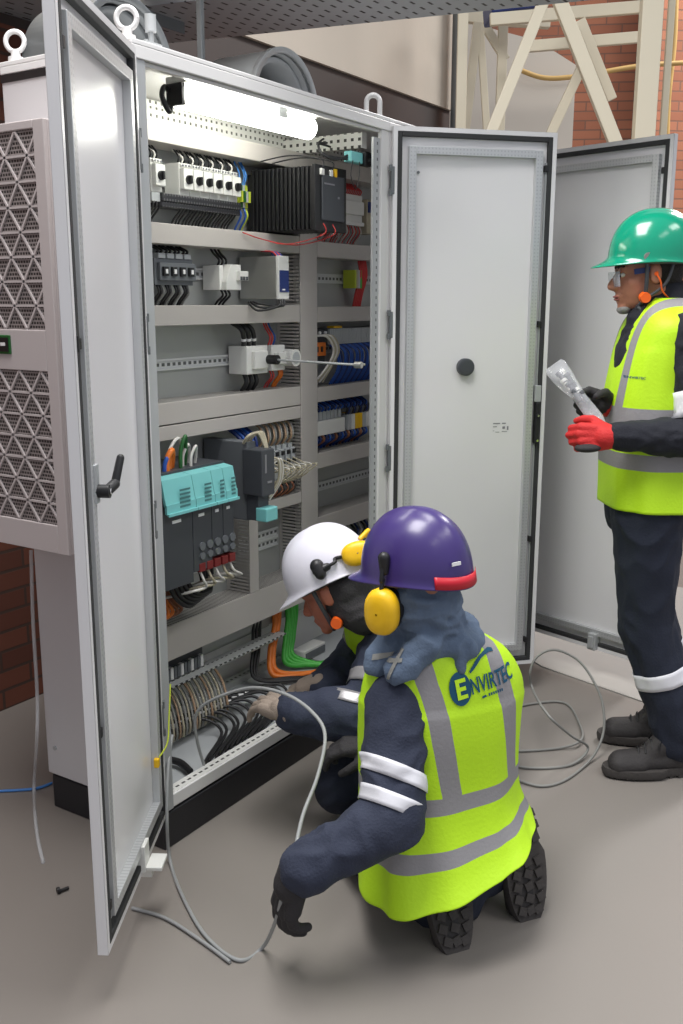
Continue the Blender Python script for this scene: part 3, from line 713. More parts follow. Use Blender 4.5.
for i in range(4):
    m = MB(); m.box(1.52+i*.014, 1.532+i*.014, .335, Y0, 1.55, 1.62); obj('terminal', m, ('yellow_green', 'wire_beige', 'light_grey_plastic', 'green')[i], t, bev=.001)
for i in range(5): wires(t, [1.56+i*.012], 1.664, 1.48, .005, 'wire_red', lean=.004)
t = thing('safety_relay', 'orange fronted safety relay with pale cables, third row of right bay', 'relay', (1.22, Y0, 1.28))
m = MB(); m.box(1.205, 1.30, .33, Y0, 1.27, 1.395); obj('housing', m, 'dark_grey', t, bev=.002)
m = MB(); m.box(1.212, 1.29, .318, .33, 1.30, 1.35); obj('front_cover', m, 'orange', t, bev=.002)
m = MB(); m.box(1.225, 1.235, .314, .318, 1.315, 1.335); m.box(1.255, 1.265, .314, .318, 1.315, 1.335); obj('plug', m, 'black_plastic', t)
m = MB()
for i in range(3): m.cyl((1.215+i*.038, .325, 1.385), (1.215+i*.038, .318, 1.385), .006, n=8)
obj('terminal_screw', m, 'label_white', t)
for i in range(4):
    m = MB(); m.tube([(1.23+i*.012, .32, 1.375), (1.27+i*.014, .30, 1.37), (1.30+i*.012, .29, 1.32), (1.27+i*.01, .30, 1.26), (1.22+i*.02, .33, 1.20)], .0045, 6); obj('cable', m, 'wire_beige' if i % 2 else 'wire_white', t)
t = thing('terminal_block', 'long grey terminal strip with looping blue wires, third row of right bay', 'terminal block', (1.32, Y0, 1.3))
m = MB(); m.box(1.325, 1.9, .335, Y0, 1.335, 1.40); obj('base', m, 'mid_grey', t)
for i in range(44):
    x = 1.327+i*.0128
    m = MB(); m.box(x, x+.010, .325, .336, 1.34, 1.398); obj('terminal', m, 'light_grey_plastic', t)
m = MB(); m.box(1.36, 1.42, .33, .36, 1.40, 1.408); obj('marker_strip', m, 'yellow', t)
for i in range(26):
    x = 1.34+i*.0135
    m = MB(); m.tube([(x, .335, 1.338), (x+.01, .31-random.random()*.015, 1.31), (x+.012, .305, 1.25), (x+.004, .34, 1.187)], .004, 6, sub=4); obj('wire', m, ('blue', 'blue', 'dblue')[i % 3], t)
def slim(x0, n, w, z0, z1, c, cat, name, label):
    t = thing(name, label, cat, (x0, Y0, z0))
    return t
t = thing('relay_row', 'pinkish white relay bank over dark blue wires, fourth row of right bay', 'relay', (1.21, Y0, 1.0))
m = MB(); m.box(1.205, 1.42, .315, Y0, 1.0, 1.055); obj('housing', m, 'white_plastic', t, bev=.003)
for i in range(8):
    m = MB(); m.box(1.208+i*.0265, 1.230+i*.0265, .33, Y0, 1.055, 1.09); obj('relay_plug', m, 'light_grey_plastic', t, bev=.002)
for i in range(18):
    x = 1.21+i*.0225
    wires(t, [x], 1.0, .94, .005, ('dblue', 'blue', 'dblue', 'brown')[i % 4], y=.33, lean=.004); wires(t, [x], 1.09, 1.133, .004, ('dblue', 'blue')[i % 2], y=.33)
t = thing('relay', 'yellow and white plug-in relays right of the pinkish relay bank', 'relay', (1.45, Y0, 1.0))
for i, c in enumerate(('light_grey_plastic', 'white_plastic', 'yellow', 'yellow', 'light_grey_plastic', 'white_plastic')):
    m = MB(); m.box(1.45+i*.028, 1.475+i*.028, .32, Y0, 1.0, 1.06); obj('relay_module', m, c, t, bev=.002)
for i in range(12):
    wires(t, [1.455+i*.015], 1.06, 1.133, .004, ('wire_black', 'dblue', 'mid_grey')[i % 3], y=.335); 
t = thing('terminal_block', 'low row of terminals with white and blue wires under the lowest right duct', 'terminal block', (1.25, Y0, .5))
m = MB(); m.box(1.22, 1.88, .33, Y0, .48, .55); obj('base', m, 'light_grey_plastic', t, bev=.002)
for i in range(24): wires(t, [1.235+i*.026], .55, .622, .0045, ('dblue', 'wire_white', 'wire_black')[i % 3], y=.34, lean=.006)

# teal sensor under the roof at the right post
t = thing('door_switch', 'small teal door switch with black leads by the top right post', 'switch', (1.13, .05, 1.97))
m = MB(); m.box(1.03, 1.12, .045, .075, 1.945, 1.98); obj('housing', m, 'teal', t, bev=.004)
m = MB(); m.box(1.10, 1.15, .035, .06, 1.94, 1.985); m.cyl((1.12, .035, 1.955), (1.12, .02, 1.955), .008); obj('plunger', m, 'black_plastic', t, bev=.002)
for i in range(3):
    m = MB(); m.tube([(1.03, .06, 1.965-i*.006), (.97, .07, 1.945+i*.004), (.93, .09, 1.96), (.95, .12, 1.995), (1.01+.02*i, .14, 2.02-.01*i)], .0035, 6); obj('lead', m, 'wire_black', t)
m = MB(); m.tube([(1.04, .045, 1.95), (1.02, .04, 1.90), (1.05, .04, 1.86), (1.07, .04, 1.90), (1.08, .045, 1.95)], .0015, 6); obj('cable_tie', m, 'wire_black', t)
# strip light
t = thing('strip_light', 'glowing fluorescent strip light under the cabinet roof', 'lamp', (.24, .1, 2.06))
m = MB(); m.box(.26, .87, .07, .14, 2.055, 2.075); obj('lamp_body', m, 'white_plastic', t, bev=.004)
m = MB(); m.prism([(.265, .10+.033*math.cos(a), 2.028+.033*math.sin(a)) for a in [2*PI*i/20 for i in range(20)]], (.60, 0, 0)); obj('lamp_diffuser', m, 'tube_light', t)
m = MB(); m.tube([(.262, .125, 2.035), (.235, .12, 2.045), (.225, .12, 2.02), (.245, .115, 1.985), (.262, .12, 2.01)], .007, 8, m=0); m.box(.252, .264, .075, .13, 2.0, 2.055); obj('lamp_plug', m, 'black_plastic', t, bev=.003)
m = MB(); m.box(.66, .70, .06, .075, 2.03, 2.07); obj('lamp_switch', m, 'light_grey_plastic', t, bev=.002)

# ---- cable department at the bottom
t = thing('mounting_rail', 'perforated steel rail lying across the cabinet bottom above looped wires', 'rail', (.05, .38, .25))
m = MB(); m.box(.05, 1.02, .36, .39, .245, .275); obj('rail_profile', m, 'perf_galv', t, bev=.002); obj('rail_lip', box(.05, 1.02, .32, .36, .275, .279), holes('perf_lip', (214, 216, 214), (60, 60, 60), 'XY', (.025, .04), (.013, .009), .4, .1, off=(0, .0)), t)
m = MB(); m.box(.06, 1.05, .455-.03, .455, .28, .38); obj('mounting_strip', m, 'panel_grey', t)
t = thing('terminal_block', 'dark terminal row behind the loops of beige wires', 'terminal block', (.05, .38, .28))
m = MB(); m.box(.12, .60, .37, .41, .29, .37); obj('base', m, 'dark_grey', t)
for i in range(28):
    m = MB(); m.box(.13+i*.0165, .142+i*.0165, .355, .37, .285, .325); obj('terminal', m, 'mid_grey' if i % 3 else 'label_white', t)
g1 = 'looped wires hanging from the bottom terminals'
for i in range(30):
    x = .17+i*.0155; rr = random.random
    q = MB(); dz = .012*rr()
    q.tube([(x, .362, .262), (x-.008, .33, .268+dz*.3), (x-.035, .27, .235+dz), (x-.055, .235, .185), (x-.05, .245, .145), (x-.02, .29, .13), (x+.015, .33, .128)], .0036+.001*rr(), 6, sub=5)
    o = obj('looped_wire', q, ('wire_beige', 'wire_grey', 'wire_beige', 'wire_grey', 'wire_tan')[i % 5], loc=(x, .3, .12))
    tag(o, 'thin beige-grey wire looping down from the terminals at the cabinet bottom', 'wire', g1)
g2 = 'black cables fanned out on the cabinet bottom plate'
for i in range(12):
    f = i/11
    a = V((.36+.34*f, .285-.03*f, .165)); e = V((.22+.27*f, .065, .130))
    w = .085+.05*f+random.uniform(-.012, .012)
    q = MB(); q.tube([a+V((-.06, .035, .012)), a+V((0, 0, random.uniform(0, .01))), a+V((w*.8, -.055, .012)), (a+e)/2+V((w+.055, -.02, .0)), e+V((w*.75, .03, .0)), e+V((w*.4, -.005, 0))], .0052, 8)
    o = obj('black_cable', q, 'wire_black', loc=tuple(e))
    tag(o, 'black cable curving forward over the cabinet bottom plate', 'cable', g2)
    s = MB(); s.cyl(a+V((-.012, .006, .004)), a+V((.004, -.003, .002)), .0078, n=10); obj('cable_marker', s, 'label_white', o)
q = MB(); q.tube([(.10, .25, .14), (.18, .22, .145), (.22, .15, .14), (.20, .08, .135)], .011, 8); o = obj('black_cable', q, 'wire_black', loc=(.2, .2, .13)); tag(o, 'thickest black cable at the left corner of the cabinet bottom', 'cable')
# orange and green conduits
def pipe(pts, r, c, name, label, cat, grp=None):
    q = MB(); q.tube(pts, r, 12); o = obj(name, q, c, loc=tuple(pts[0])); return tag(o, label, cat, grp)
for k in range(2):
    pipe([(1.045+k*.022, .40-.012*k, .385), (1.03+k*.02, .38, .30), (.97+k*.02, .36, .21), (.93+k*.02, .32, .145+.01*k), (.98+k*.02, .26, .135), (1.12, .18-.02*k, .133)], .011, 'orange', 'orange_cable', 'thick orange motor cable bent behind the white-helmet worker\'s hands', 'cable', 'orange motor cables at the cabinet bottom')
for k in range(4):
    pipe([(1.125+k*.02, .40-.01*(k % 2), .385), (1.12+k*.018, .385, .30), (1.08+k*.018, .37, .22), (1.04+k*.018, .34, .15+.004*k), (1.10+k*.012, .28-.02*k, .135), (1.20, .22-.03*k, .133)], .0095, 'green', 'green_cable', 'bright green data cable running down behind the white-helmet worker\'s face', 'cable', 'green data cables at the cabinet bottom')
for k in range(3):
    pipe([(.98-k*.02, .41, .36), (.93-k*.02, .38, .24), (.87-k*.01, .34, .15), (.95, .27-.02*k, .135), (1.08, .2-.02*k, .133)], .006, 'wire_black', 'black_lead', 'thin black lead bending beside the orange cables', 'cable', 'thin black leads beside the orange cables')
t = thing('cable_clamp', 'white terminal clamp beside the green cables', 'clamp', (1.16, .33, .118))
m = MB(); m.box(1.15, 1.3, .33, .39, .118, .16); obj('clamp_body', m, 'white_plastic', t, bev=.004)
m = MB(); m.box(1.16, 1.29, .325, .335, .125, .15); obj('clamp_slot', m, 'mid_grey', t)

# ------------------------------------------------------------------ cooling unit on the side wall
ux, y0, y1, z0, z1 = -.2, .092, .462, .883, 1.903
t = thing('cooling_unit', 'beige-grey side-mounted cooling unit with two triangle-patterned grilles', 'cooling unit', (0, y0, z0))
gr = ((1.432, 1.884), (.955, 1.334)); gy0, gy1 = .128, .44
m = MB(); m.box(ux+.012, -.001, y0, y1, z0, z1)
zs = [z0, gr[1][0], gr[1][1], gr[0][0], gr[0][1], z1]
m.box(ux, ux+.012, y0, gy0, z0, z1); m.box(ux, ux+.012, gy1, y1, z0, z1)
for a, b in ((zs[0], zs[1]), (zs[2], zs[3]), (zs[4], zs[5])): m.box(ux, ux+.012, gy0, gy1, a, b)
obj('housing', m, 'unit_paint', t, bev=.002)
for ga, gb in gr:
    mm = MB(); mm.box(ux+.006, ux+.0118, gy0, gy1, ga, gb); g = obj('air_grille', mm, 'grille_mesh', t)
    rows = 8 if gb-ga > .4 else 7; hh = (gb-ga)/rows; P = .078
    mm = MB()
    def bar(ya, za, yb, zb):
        # clip to the opening in y
        if ya == yb: return
        for _ in range(2):
            if ya > yb: ya, za, yb, zb = yb, zb, ya, za
            if yb <= gy0 or ya >= gy1: return
            if ya < gy0: za = za+(zb-za)*(gy0-ya)/(yb-ya); ya = gy0
            if yb > gy1: zb = za+(zb-za)*(gy1-ya)/(yb-ya); yb = gy1
        mm.beam((ux+.004, ya, za), (ux+.004, yb, zb), .005, .0045, upv=(1, 0, 0))
    for r_ in range(rows+1):
        if 0 < r_ < rows: bar(gy0, ga+r_*hh, gy1, ga+r_*hh)
        if r_ == rows: break
        for k in range(-1, 6):
            o_ = (P/2 if r_ % 2 else 0)+gy0-.012
            bar(o_+k*P, ga+r_*hh, o_+k*P+P/2, ga+(r_+1)*hh); bar(o_+k*P+P/2, ga+(r_+1)*hh, o_+(k+1)*P, ga+r_*hh)
    obj('grille_lattice', mm, 'unit_paint', g)
m = MB(); m.box(ux-.004, ux, .252, .33, 1.372, 1.418); d = obj('control_display', m, 'dgreen', t, bev=.003)
obj('display_window', box(ux-.006, ux-.004, .258, .324, 1.378, 1.412), 'black_plastic', d); obj('display_digits', box(ux-.007, ux-.006, .268, .285, 1.392, 1.40), 'label_white', d)
m = MB(); m.box(-.15, -.12, y0-.001, y0, 1.80, 1.812); obj('warning_sticker', m, 'red', t)
m = MB(); m.box(-.148, -.10, y0-.001, y0, 1.62, 1.79); obj('rating_label', m, 'shaded_paint', t)
m = MB(); m.box(-.165, -.162, y0-.004, y0, .96, 1.30); obj('side_seam', m, 'black_plastic', t)

# drain hose hanging beside the cooling unit
P0 = aty(31, 556, .47)
q = MB(); q.tube([aty(31, 550, .50), aty(33, 620, .49), aty(37, 690, .48), aty(37, 735, .45), atz(34, 785, .02), atz(35, 815, .007), atz(38, 840, .0065), atz(43, 862, .0065)], .0055, 10); o = obj('drain_hose', q, 'clear', loc=(-.02, .49, .95)); tag(o, 'translucent drain hose hanging behind the cabinet corner to the floor', 'hose')

# ------------------------------------------------------------------ things on the roof
def roof_arch(cx, cy, r, ln, label, mat_in, name='duct_collar'):
    t = thing(name, label, 'duct', (cx, cy, CH))
    m = MB(); n = 28; A = [PI*i/n for i in range(n+1)]
    for (ra, rb, ya, yb) in ((r, r-.012, 0, ln), (r+.006, r-.012, -.006, .012), (r-.02, r-.035, .03, ln)):
        R1 = [[V((cx+ra*math.cos(a), cy+ya, CH+.001+ra*math.sin(a))) for a in A], [V((cx+ra*math.cos(a), cy+yb, CH+.001+ra*math.sin(a))) for a in A],
              [V((cx+rb*math.cos(a), cy+yb, CH+.001+rb*math.sin(a))) for a in A], [V((cx+rb*math.cos(a), cy+ya, CH+.001+rb*math.sin(a))) for a in A]]
        R1.append(R1[0]); m.grid(R1)
    obj('collar', m, mat_in, t)
    m = MB(); m.prism([V((cx+(r-.03)*math.cos(a), cy+ln-.01, CH+.001+(r-.03)*math.sin(a))) for a in A], (0, .006, 0)); obj('back_plate', m, 'steel_dark', t)
    return t
roof_arch(.885, .20, .172, .22, 'round galvanised duct collar on the roof, right of the cable tray bracket', 'galv')
roof_arch(.19, .20, .16, .22, 'dark translucent domed duct end behind the left door top', 'galv_dark')
t = thing('roof_fitting', 'small steel bolt fitting on the roof just right of the front lifting eye', 'fitting', (.17, .06, CH))
m = MB(); m.cyl((.17, .10, CH), (.17, .10, CH+.085), .007); m.box(.14, .20, .09, .11, CH+.02, CH+.035); m.cyl((.19, .13, CH), (.19, .13, CH+.05), .010); m.cyl((.17, .10, CH+.06), (.17, .10, CH+.1), .016, n=6); obj('stud', m, 'galv', t)

# cable tray overhead
t = thing('cable_tray', 'perforated steel cable tray running overhead above the cabinet', 'cable tray', (1.2, .6, 2.5))
TD = V((.212, -.977, 0)); TX = V((.977, .212, 0)); base = V((1.38, .90, 2.5))
def tm(s0, s1, w0, w1, za, zb):
    q = MB(); pts = [base-TX*w+TD*s for s, w in ((s0, w0), (s1, w0), (s1, w1), (s0, w1))]
    q.prism([(p.x, p.y, za) for p in pts], (0, 0, zb-za)); return q
obj('tray_base', tm(-.25, 3.0, 0, .46, 2.5, 2.503), 'perf_tray', t)
obj('tray_side', tm(-.25, 3.0, 0, .003, 2.503, 2.58), 'galv', t); obj('tray_side', tm(-.25, 3.0, .457, .46, 2.503, 2.58), 'galv', t)
t = thing('cable_tray', 'nearer steel tray crossing above the left door top', 'cable tray', (.7, .9, 2.45))
obj('tray_base', box(.0, 1.15, .85, 1.19, 2.46, 2.463), 'perf_tray', t)
obj('tray_side', box(.0, 1.15, .847, .85, 2.46, 2.52), 'galv_dark', t); obj('tray_side', box(.0, 1.15, 1.15, 1.153, 2.46, 2.52), 'galv_dark', t)
t = thing('cable_tray', 'plain steel tray side at the very top left, with one oval hole', 'cable tray', (.6, .3, 2.5))
obj('tray_base', box(.45, .93, -.4, .84, 2.53, 2.533), 'galv', t); obj('tray_side', box(.927, .93, -.4, .84, 2.533, 2.59), 'galv', t)
t = thing('tray_bracket', 'grey steel bracket under the overhead tray, resting on the roof', 'bracket', (.72, .3, CH))
m = MB(); m.box(.60, .64, .30, .34, CH, CH+.02); m.box(.612, .628, .31, .33, CH+.02, 2.53); m.box(.50, .82, .30, .34, CH+.03, CH+.055); m.box(.52, .84, .36, .42, CH+.0, CH+.03); obj('bracket_arm', m, 'galv_dark', t, bev=.003)

# ------------------------------------------------------------------ steel frames and pipes at the back right
def F(px, py, d):
    dr = ray(px, py); hd = dr.dot(FWD); return CP+dr*(d/hd)
def member(t, name, a, b, w, d, c='cream_steel'):
    m = MB(); m.beam(a, b, w, w*.6, upv=FWD); return obj(name, m, c, t, bev=.004)
d = 5.0
t = thing('steel_frame', 'cream painted steel truss frame with crossed diagonals behind the third door', 'frame', tuple(vp(1.3, d, 0)))
pz = F(652, 0, d); member(t, 'post', V((pz.x, pz.y, 0)), V((pz.x, pz.y, 3.4)), .10, d)
pz = F(672, 0, d+.3); member(t, 'post', V((pz.x, pz.y, 0)), V((pz.x, pz.y, 3.4)), .035, d)
pz = F(462, 60, d+.6); member(t, 'post', V((pz.x, pz.y, 0)), V((pz.x, pz.y, 3.4)), .055, d)
member(t, 'diagonal', F(544, 0, d), F(486, 145, d), .055, d); member(t, 'diagonal', F(556, -8, d), F(622, 160, d), .065, d)
member(t, 'diagonal', F(585, 60, d+.35), F(543, 150, d+.35), .05, d); member(t, 'diagonal', F(580, 20, d+.3), F(612, 100, d+.3), .05, d)
member(t, 'rail', F(524, 47, d+.4), F(655, 36, d+.4), .055, d); member(t, 'rail', F(490, 20, d+.45), F(655, 6, d+.45), .06, d)
t = thing('steel_frame', 'far cream steel frame with thin leaning struts, left of the crossed diagonals', 'frame', tuple(vp(.8, 5.9, 0)))
pz = F(502, 60, 6.0); member(t, 'post', V((pz.x, pz.y, 0)), V((pz.x, pz.y, 3.6)), .055, d)
member(t, 'diagonal', F(478, 22, 5.9), F(463, 150, 5.9), .05, d); member(t, 'diagonal', F(480, 25, 5.9), F(488, 150, 5.9), .04, d); member(t, 'diagonal', F(480, 18, 6.0), F(506, 60, 6.0), .05, d)
member(t, 'rail', F(462, 14, 6.0), F(550, 20, 6.0), .09, d)
t = thing('wall_pipe', 'dark grey vertical pipe at the end of the beige wall', 'pipe', (4.03, 1.1, 0)); m = MB(); m.cyl((3.93, 1.10, 0), (3.93, 1.10, 6), .045); obj('pipe_run', m, 'galv_dark', t)
t = thing('gas_pipe', 'thin yellow gas pipe with elbow along the far brick wall', 'pipe', tuple(vp(2, 8.4, 3)))
m = MB(); m.tube([F(520, 70, 7.3), F(545, 78, 7.3), F(580, 76, 7.3), F(640, 66, 7.3), F(700, 62, 7.3)], .017, 8); obj('pipe_run', m, 'pipe_yellow', t)
m = MB(); m.tube([F(676, -20, 7.4), F(674, 40, 7.4), F(668, 100, 7.4), F(666, 160, 7.4)], .022, 8); obj('pipe_run', m, 'pipe_yellow', t)
t = thing('tarpaulin', 'small blue sheet lying on top of the far steel frame', 'sheet', tuple(vp(1, 6, 3)))
m = MB(); m.beam(F(487, 12, 5.7), F(532, 6, 5.7), .3, .09); obj('sheet', m, 'dblue', t, bev=.01)
#PEOPLE_BEGIN
# ------------------------------------------------------------------ people
Z = V((0, 0, 1))
def frame(f, u):
    f = V(f).normalized(); y = V(u).cross(f).normalized(); z = f.cross(y)
    return Matrix(((f.x, y.x, z.x), (f.y, y.y, z.y), (f.z, y.z, z.z)))     # columns: forward, left, up
def head_prims(m, c, R, neck_base):
    T = lambda p: c+R @ V(p)
    m.ell(T((-.012, 0, .03)), (.098, .077, .092), R); m.ell(T((.032, 0, -.03)), (.06, .061, .085), R)
    m.ell(T((.028, 0, -.075)), (.058, .050, .038), R); m.ell(T((.074, 0, -.098)), (.02, .024, .017), R)
    m.cap(T((.084, 0, .008)), T((.110, 0, -.030)), .008, .0125, 10); m.ell(T((.10, 0, -.036)), (.014, .018, .010), R)
    m.cap(T((.074, -.032, .018)), T((.074, .032, .018)), .014, .014, 10)
    m.ell(T((.086, 0, -.062)), (.014, .026, .008), R); m.ell(T((.083, 0, -.076)), (.014, .022, .008), R)
    for s in (-1, 1):
        m.ell(T((.045, s*.038, -.025)), (.03, .024, .028), R); m.ell(T((-.004, s*.080, -.008)), (.020, .009, .033), R)
    m.cap(T((-.03, 0, -.05)), neck_base, .056, .062)
def hand_mb(w, d, n, side, curl, thumb=.6, s=1.0, fat=1.0, spread=0):
    """w wrist, d towards the fingers, n palm normal, side +1/-1 thumb side along n x d"""
    d = V(d).normalized(); n = (V(n)-d*V(n).dot(d)).normalized(); l = n.cross(d)*side; m = MB()
    m.cap(w-d*.03*s, w+d*.02*s, .030*s*fat, .032*s*fat)
    ln = (.040, .046, .043, .034); la = (.031, .011, -.010, -.030); nk = (.088, .093, .088, .079)
    for i in range(4):
        k = w+d*nk[i]*s+l*la[i]*s
        m.cap(w+d*.01*s+l*la[i]*.6*s, k, .018*s*fat, .0135*s*fat, 10)
        m.cap(w+d*.03*s+l*la[i]*.8*s+n*.006, w+d*.07*s+l*la[i]*s+n*.006, .015*s*fat, .0125*s*fat, 10)
        a = 0; p = k; c = curl[i] if isinstance(curl, (list, tuple)) else curl
        for j, f in enumerate((1, .68, .55)):
            a += c*(.75, 1.1, .8)[j]; q = p+(d*math.cos(a)+n*math.sin(a)+l*spread*(1.5-i)*.15).normalized()*ln[i]*f*s
            m.cap(p, q, (.0112-.001*j)*s*fat, (.0104-.001*j)*s*fat, 10); p = q
    b = w+d*.022*s+l*.026*s+n*.008; e1 = b+(d*.62+l*.62+n*thumb*.6).normalized()*.045*s
    e2 = e1+(d*.85+l*.15+n*thumb).normalized()*.033*s; e3 = e2+(d*.9-l*.15+n*thumb*1.2).normalized()*.026*s
    m.cap(w+l*.01, b, .02*s*fat, .018*s*fat, 10); m.cap(b, e1, .0165*s*fat, .013*s*fat, 10); m.cap(e1, e2, .0125*s*fat, .0115*s*fat, 10); m.cap(e2, e3, .0112*s*fat, .009*s*fat, 10)
    return m
def helmet(parent, c, f, u, material, name='safety_helmet'):
    R = frame(f, u); P = []; n = 64; T = lambda p: c+R @ V(p)
    prof = [(1.0, .0)]+[(math.cos(PI/2*i/20)**.86, math.sin(PI/2*i/20)) for i in range(1, 21)]
    rows = []
    for k in range(3):   # flared rim below the shell
        e = (1-k/3)
        rows.append([]) 
        for j in range(n):
            a = 2*PI*j/n; cx = math.cos(a); fr = max(0, cx)**2.2
            back = max(0, -cx)**2
            rx = (.138+.006*e) ; ry = (.112+.005*e)
            ext = 1+(.34*fr*e**.8)
            rows[-1].append(T((rx*cx*ext, ry*math.sin(a)*(1+.05*fr*e), -.004-.010*e-.012*fr*e-.018*back)))
    for (r_, z) in prof:
        row = []
        for j in range(n):
            a = 2*PI*j/n; cx = math.cos(a); y = .112*math.sin(a)*r_
            rid = .006*math.exp(-(y/.026)**4)*(1 if z > .35 else max(0, (z-.1)/.25))
            row.append(T((.138*cx*r_-.004*z, y, .142*z**.93+rid-.018*max(0, -cx)**2*(1-z))))
        rows.append(row)
    m = MB(); m.grid(rows, closed=True); m.add(rows[-1], [tuple(range(n))], 0, True)
    o = obj(name, m, material, parent, solid=.004); sb = o.modifiers.new('sub', 'SUBSURF'); sb.levels = 1; sb.render_levels = 1
    inner = MB(); inner.tube([T((.128*math.cos(a), .104*math.sin(a), -.012)) for a in [2*PI*i/40 for i in range(41)]], .008, 8, smooth=False)
    obj('head_band', inner, 'dark_grey', o)
    return o, T, R
def vest(parent, rings, material, fold=.006, name='hi_vis_vest', nseg=112, seed=0, ush=None):
    """rings: (centre, right, forward, half width, half depth, v)"""
    keys = rings; P = []; UVs = []
    sub = 9
    for i in range(len(keys)-1):
        for k in range(sub+(1 if i == len(keys)-2 else 0)):
            t = k/sub
            def h(f):
                a = f(keys[max(i-1, 0)]); b = f(keys[i]); c = f(keys[i+1]); d = f(keys[min(i+2, len(keys)-1)])
                return .5*((2*b)+(c-a)*t+(2*a-5*b+4*c-d)*t*t+(3*b-a-3*c+d)*t*t*t)
            C_ = h(lambda q: V(q[0])); Rr = h(lambda q: V(q[1])).normalized(); Ff = h(lambda q: V(q[2])).normalized()
            a_ = h(lambda q: q[3]); b_ = h(lambda q: q[4]); v_ = keys[i][5]+(keys[i+1][5]-keys[i][5])*t
            row = []; ur = []
            for j in range(nseg):
                th = 2*PI*j/nseg; cs, sn = math.cos(th), math.sin(th)
                x = a_*math.copysign(abs(cs)**.82, cs); y = b_*math.copysign(abs(sn)**.82, sn)
                p = C_+Rr*x+Ff*y; nn = (Rr*cs/max(a_, .01)+Ff*sn/max(b_, .01)).normalized()
                w_ = noise.noise(V((cs*1.6, sn*1.6, v_*2.2+seed)))*1.2+(1-abs(noise.noise(V((cs*2.6+seed, sn*2.6, v_*1.6))))*2)*.6+math.sin(th*9+seed)*.35*max(0, 1-v_/.22)
                p = p+nn*fold*w_*(1 if v_ < .5 else .5)
                row.append(p); ur.append((x-(ush(v_) if ush and sn < 0 else 0), v_, sn))
            P.append(row); UVs.append(ur)
    m = MB(); m.grid(P, closed=True)
    o = obj(name, m, material, parent, fix=True)
    me = o.data; uv = me.uv_layers.new(name='UVMap'); flat = [q for r_ in UVs for q in r_]
    for lp in me.loops:
        x, v_, s_ = flat[lp.vertex_index]; uv.data[lp.index].uv = (x, v_)
    o.modifiers.new('s', 'SOLIDIFY').thickness = .004
    return o, m
def bvh_of(me, W=None):
    W = W or Matrix.Identity(4)
    return BVHTree.FromPolygons([W @ v.co for v in me.vertices], [tuple(p.vertices) for p in me.polygons])
def band(parent, tree, a, b, t0, t1, material, name='reflective_band', off=.0025, n=40, r0=.16, arc=None):
    a = V(a); b = V(b); d = (b-a).normalized(); x = d.orthogonal().normalized(); y = d.cross(x); L = (b-a).length; rows = []
    for k in range(5):
        c = a+(b-a)*(t0+(t1-t0)*k/4); row = []
        for j in range(n):
            th = 2*PI*j/n; q = x*math.cos(th)+y*math.sin(th)
            hit = tree.ray_cast(c, q, r0)
            # walk outwards to the outermost surface
            p = c+q*.05
            if hit[0] is not None: p = hit[0]
            row.append(p+q*off)
        rows.append(row)
    # soften outliers
    rs = [sorted((p-(a+d*(p-a).dot(d))).length for p in row)[n//2] for row in rows]
    for k, row in enumerate(rows):
        for j, p in enumerate(row):
            c = a+d*(p-a).dot(d); v_ = p-c
            if v_.length > rs[k]*1.35: row[j] = c+v_.normalized()*rs[k]*1.35
    m = MB(); m.grid(rows, closed=True); return obj(name, m, material, parent, solid=-.0015)
def boot(parent, heel, toe_dir, updir, material='boot', s=1.0, tread=False):
    """heel = point under the heel on the sole, toe_dir along the sole, updir away from the sole"""
    R = frame(toe_dir, updir); T = lambda p: heel+R @ (V(p)*s)
    m = MB()
    m.cap(T((.03, 0, .055)), T((.12, 0, .05)), .040*s, .042*s); m.cap(T((.12, 0, .05)), T((.235, 0, .045)), .043*s, .040*s)
    m.cap(T((.18, .016, .042)), T((.245, .012, .040)), .034*s, .034*s); m.cap(T((.18, -.016, .042)), T((.24, -.014, .040)), .034*s, .032*s)
    m.cap(T((.05, 0, .05)), T((.045, 0, .15)), .042*s, .046*s); m.cap(T((.15, 0, .06)), T((.07, 0, .13)), .036*s, .042*s)
    o = obj('work_boot', remesh(m, .005, 3), material, parent)
    out = []
    for i in range(40):
        a = 2*PI*i/40; x = .14+.152*math.cos(a); wd = .050+.008*math.sin((x-.05)*12) if x > .1 else .043
        out.append((x, wd*math.copysign(abs(math.sin(a))**.7, math.sin(a)), 0))
    q = MB()
    lo = [T((x, y, .008)) for x, y, z in out]; mid = [T((.14+(x-.14)*1.02, y*1.06, .02)) for x, y, z in out]; hi = [T((.14+(x-.14)*1.0, y*1.02, .034)) for x, y, z in out]
    q.grid([lo, mid, hi], closed=True); q.add(lo, [tuple(range(40))]); q.add(hi, [tuple(range(39, -1, -1))])
    for i in range(9):
        for j in (-1, 0, 1):
            x = .02+i*.029
            if i == 3: continue
            wv = .040 if x > .1 else .034
            if i in (0, 8): wv *= .7
            M4 = Matrix.Translation(heel) @ (R @ Matrix.Rotation(.35*(j if j else (1 if i % 2 else -1)), 3, 'Z')).to_4x4() @ Matrix.Scale(s, 4)
            cpt = Matrix.Rotation(-.35*(j if j else (1 if i % 2 else -1)), 3, 'Z') @ V((x, j*wv*.8, 0))
            q.box(cpt.x-.010, cpt.x+.010, cpt.y-.011, cpt.y+.011, 0, .009, 0, M4)
    obj('boot_sole', q, 'sole', o)
    l = MB()
    for i in range(4):
        x = .115+i*.021; z = .128-i*.012
        l.tube([T((x, -.026, z-.016)), T((x+.004, 0, z+.004)), T((x+.008, .026, z-.018))], .0028*s, 6)
    l.tube([T((.10, 0, .112)), T((.12, .03, .125)), T((.13, .04, .10))], .0025*s, 6); l.tube([T((.10, 0, .112)), T((.125, -.03, .125)), T((.13, -.04, .10))], .0025*s, 6)
    obj('boot_lace', l, 'black_plastic', o)
    return o
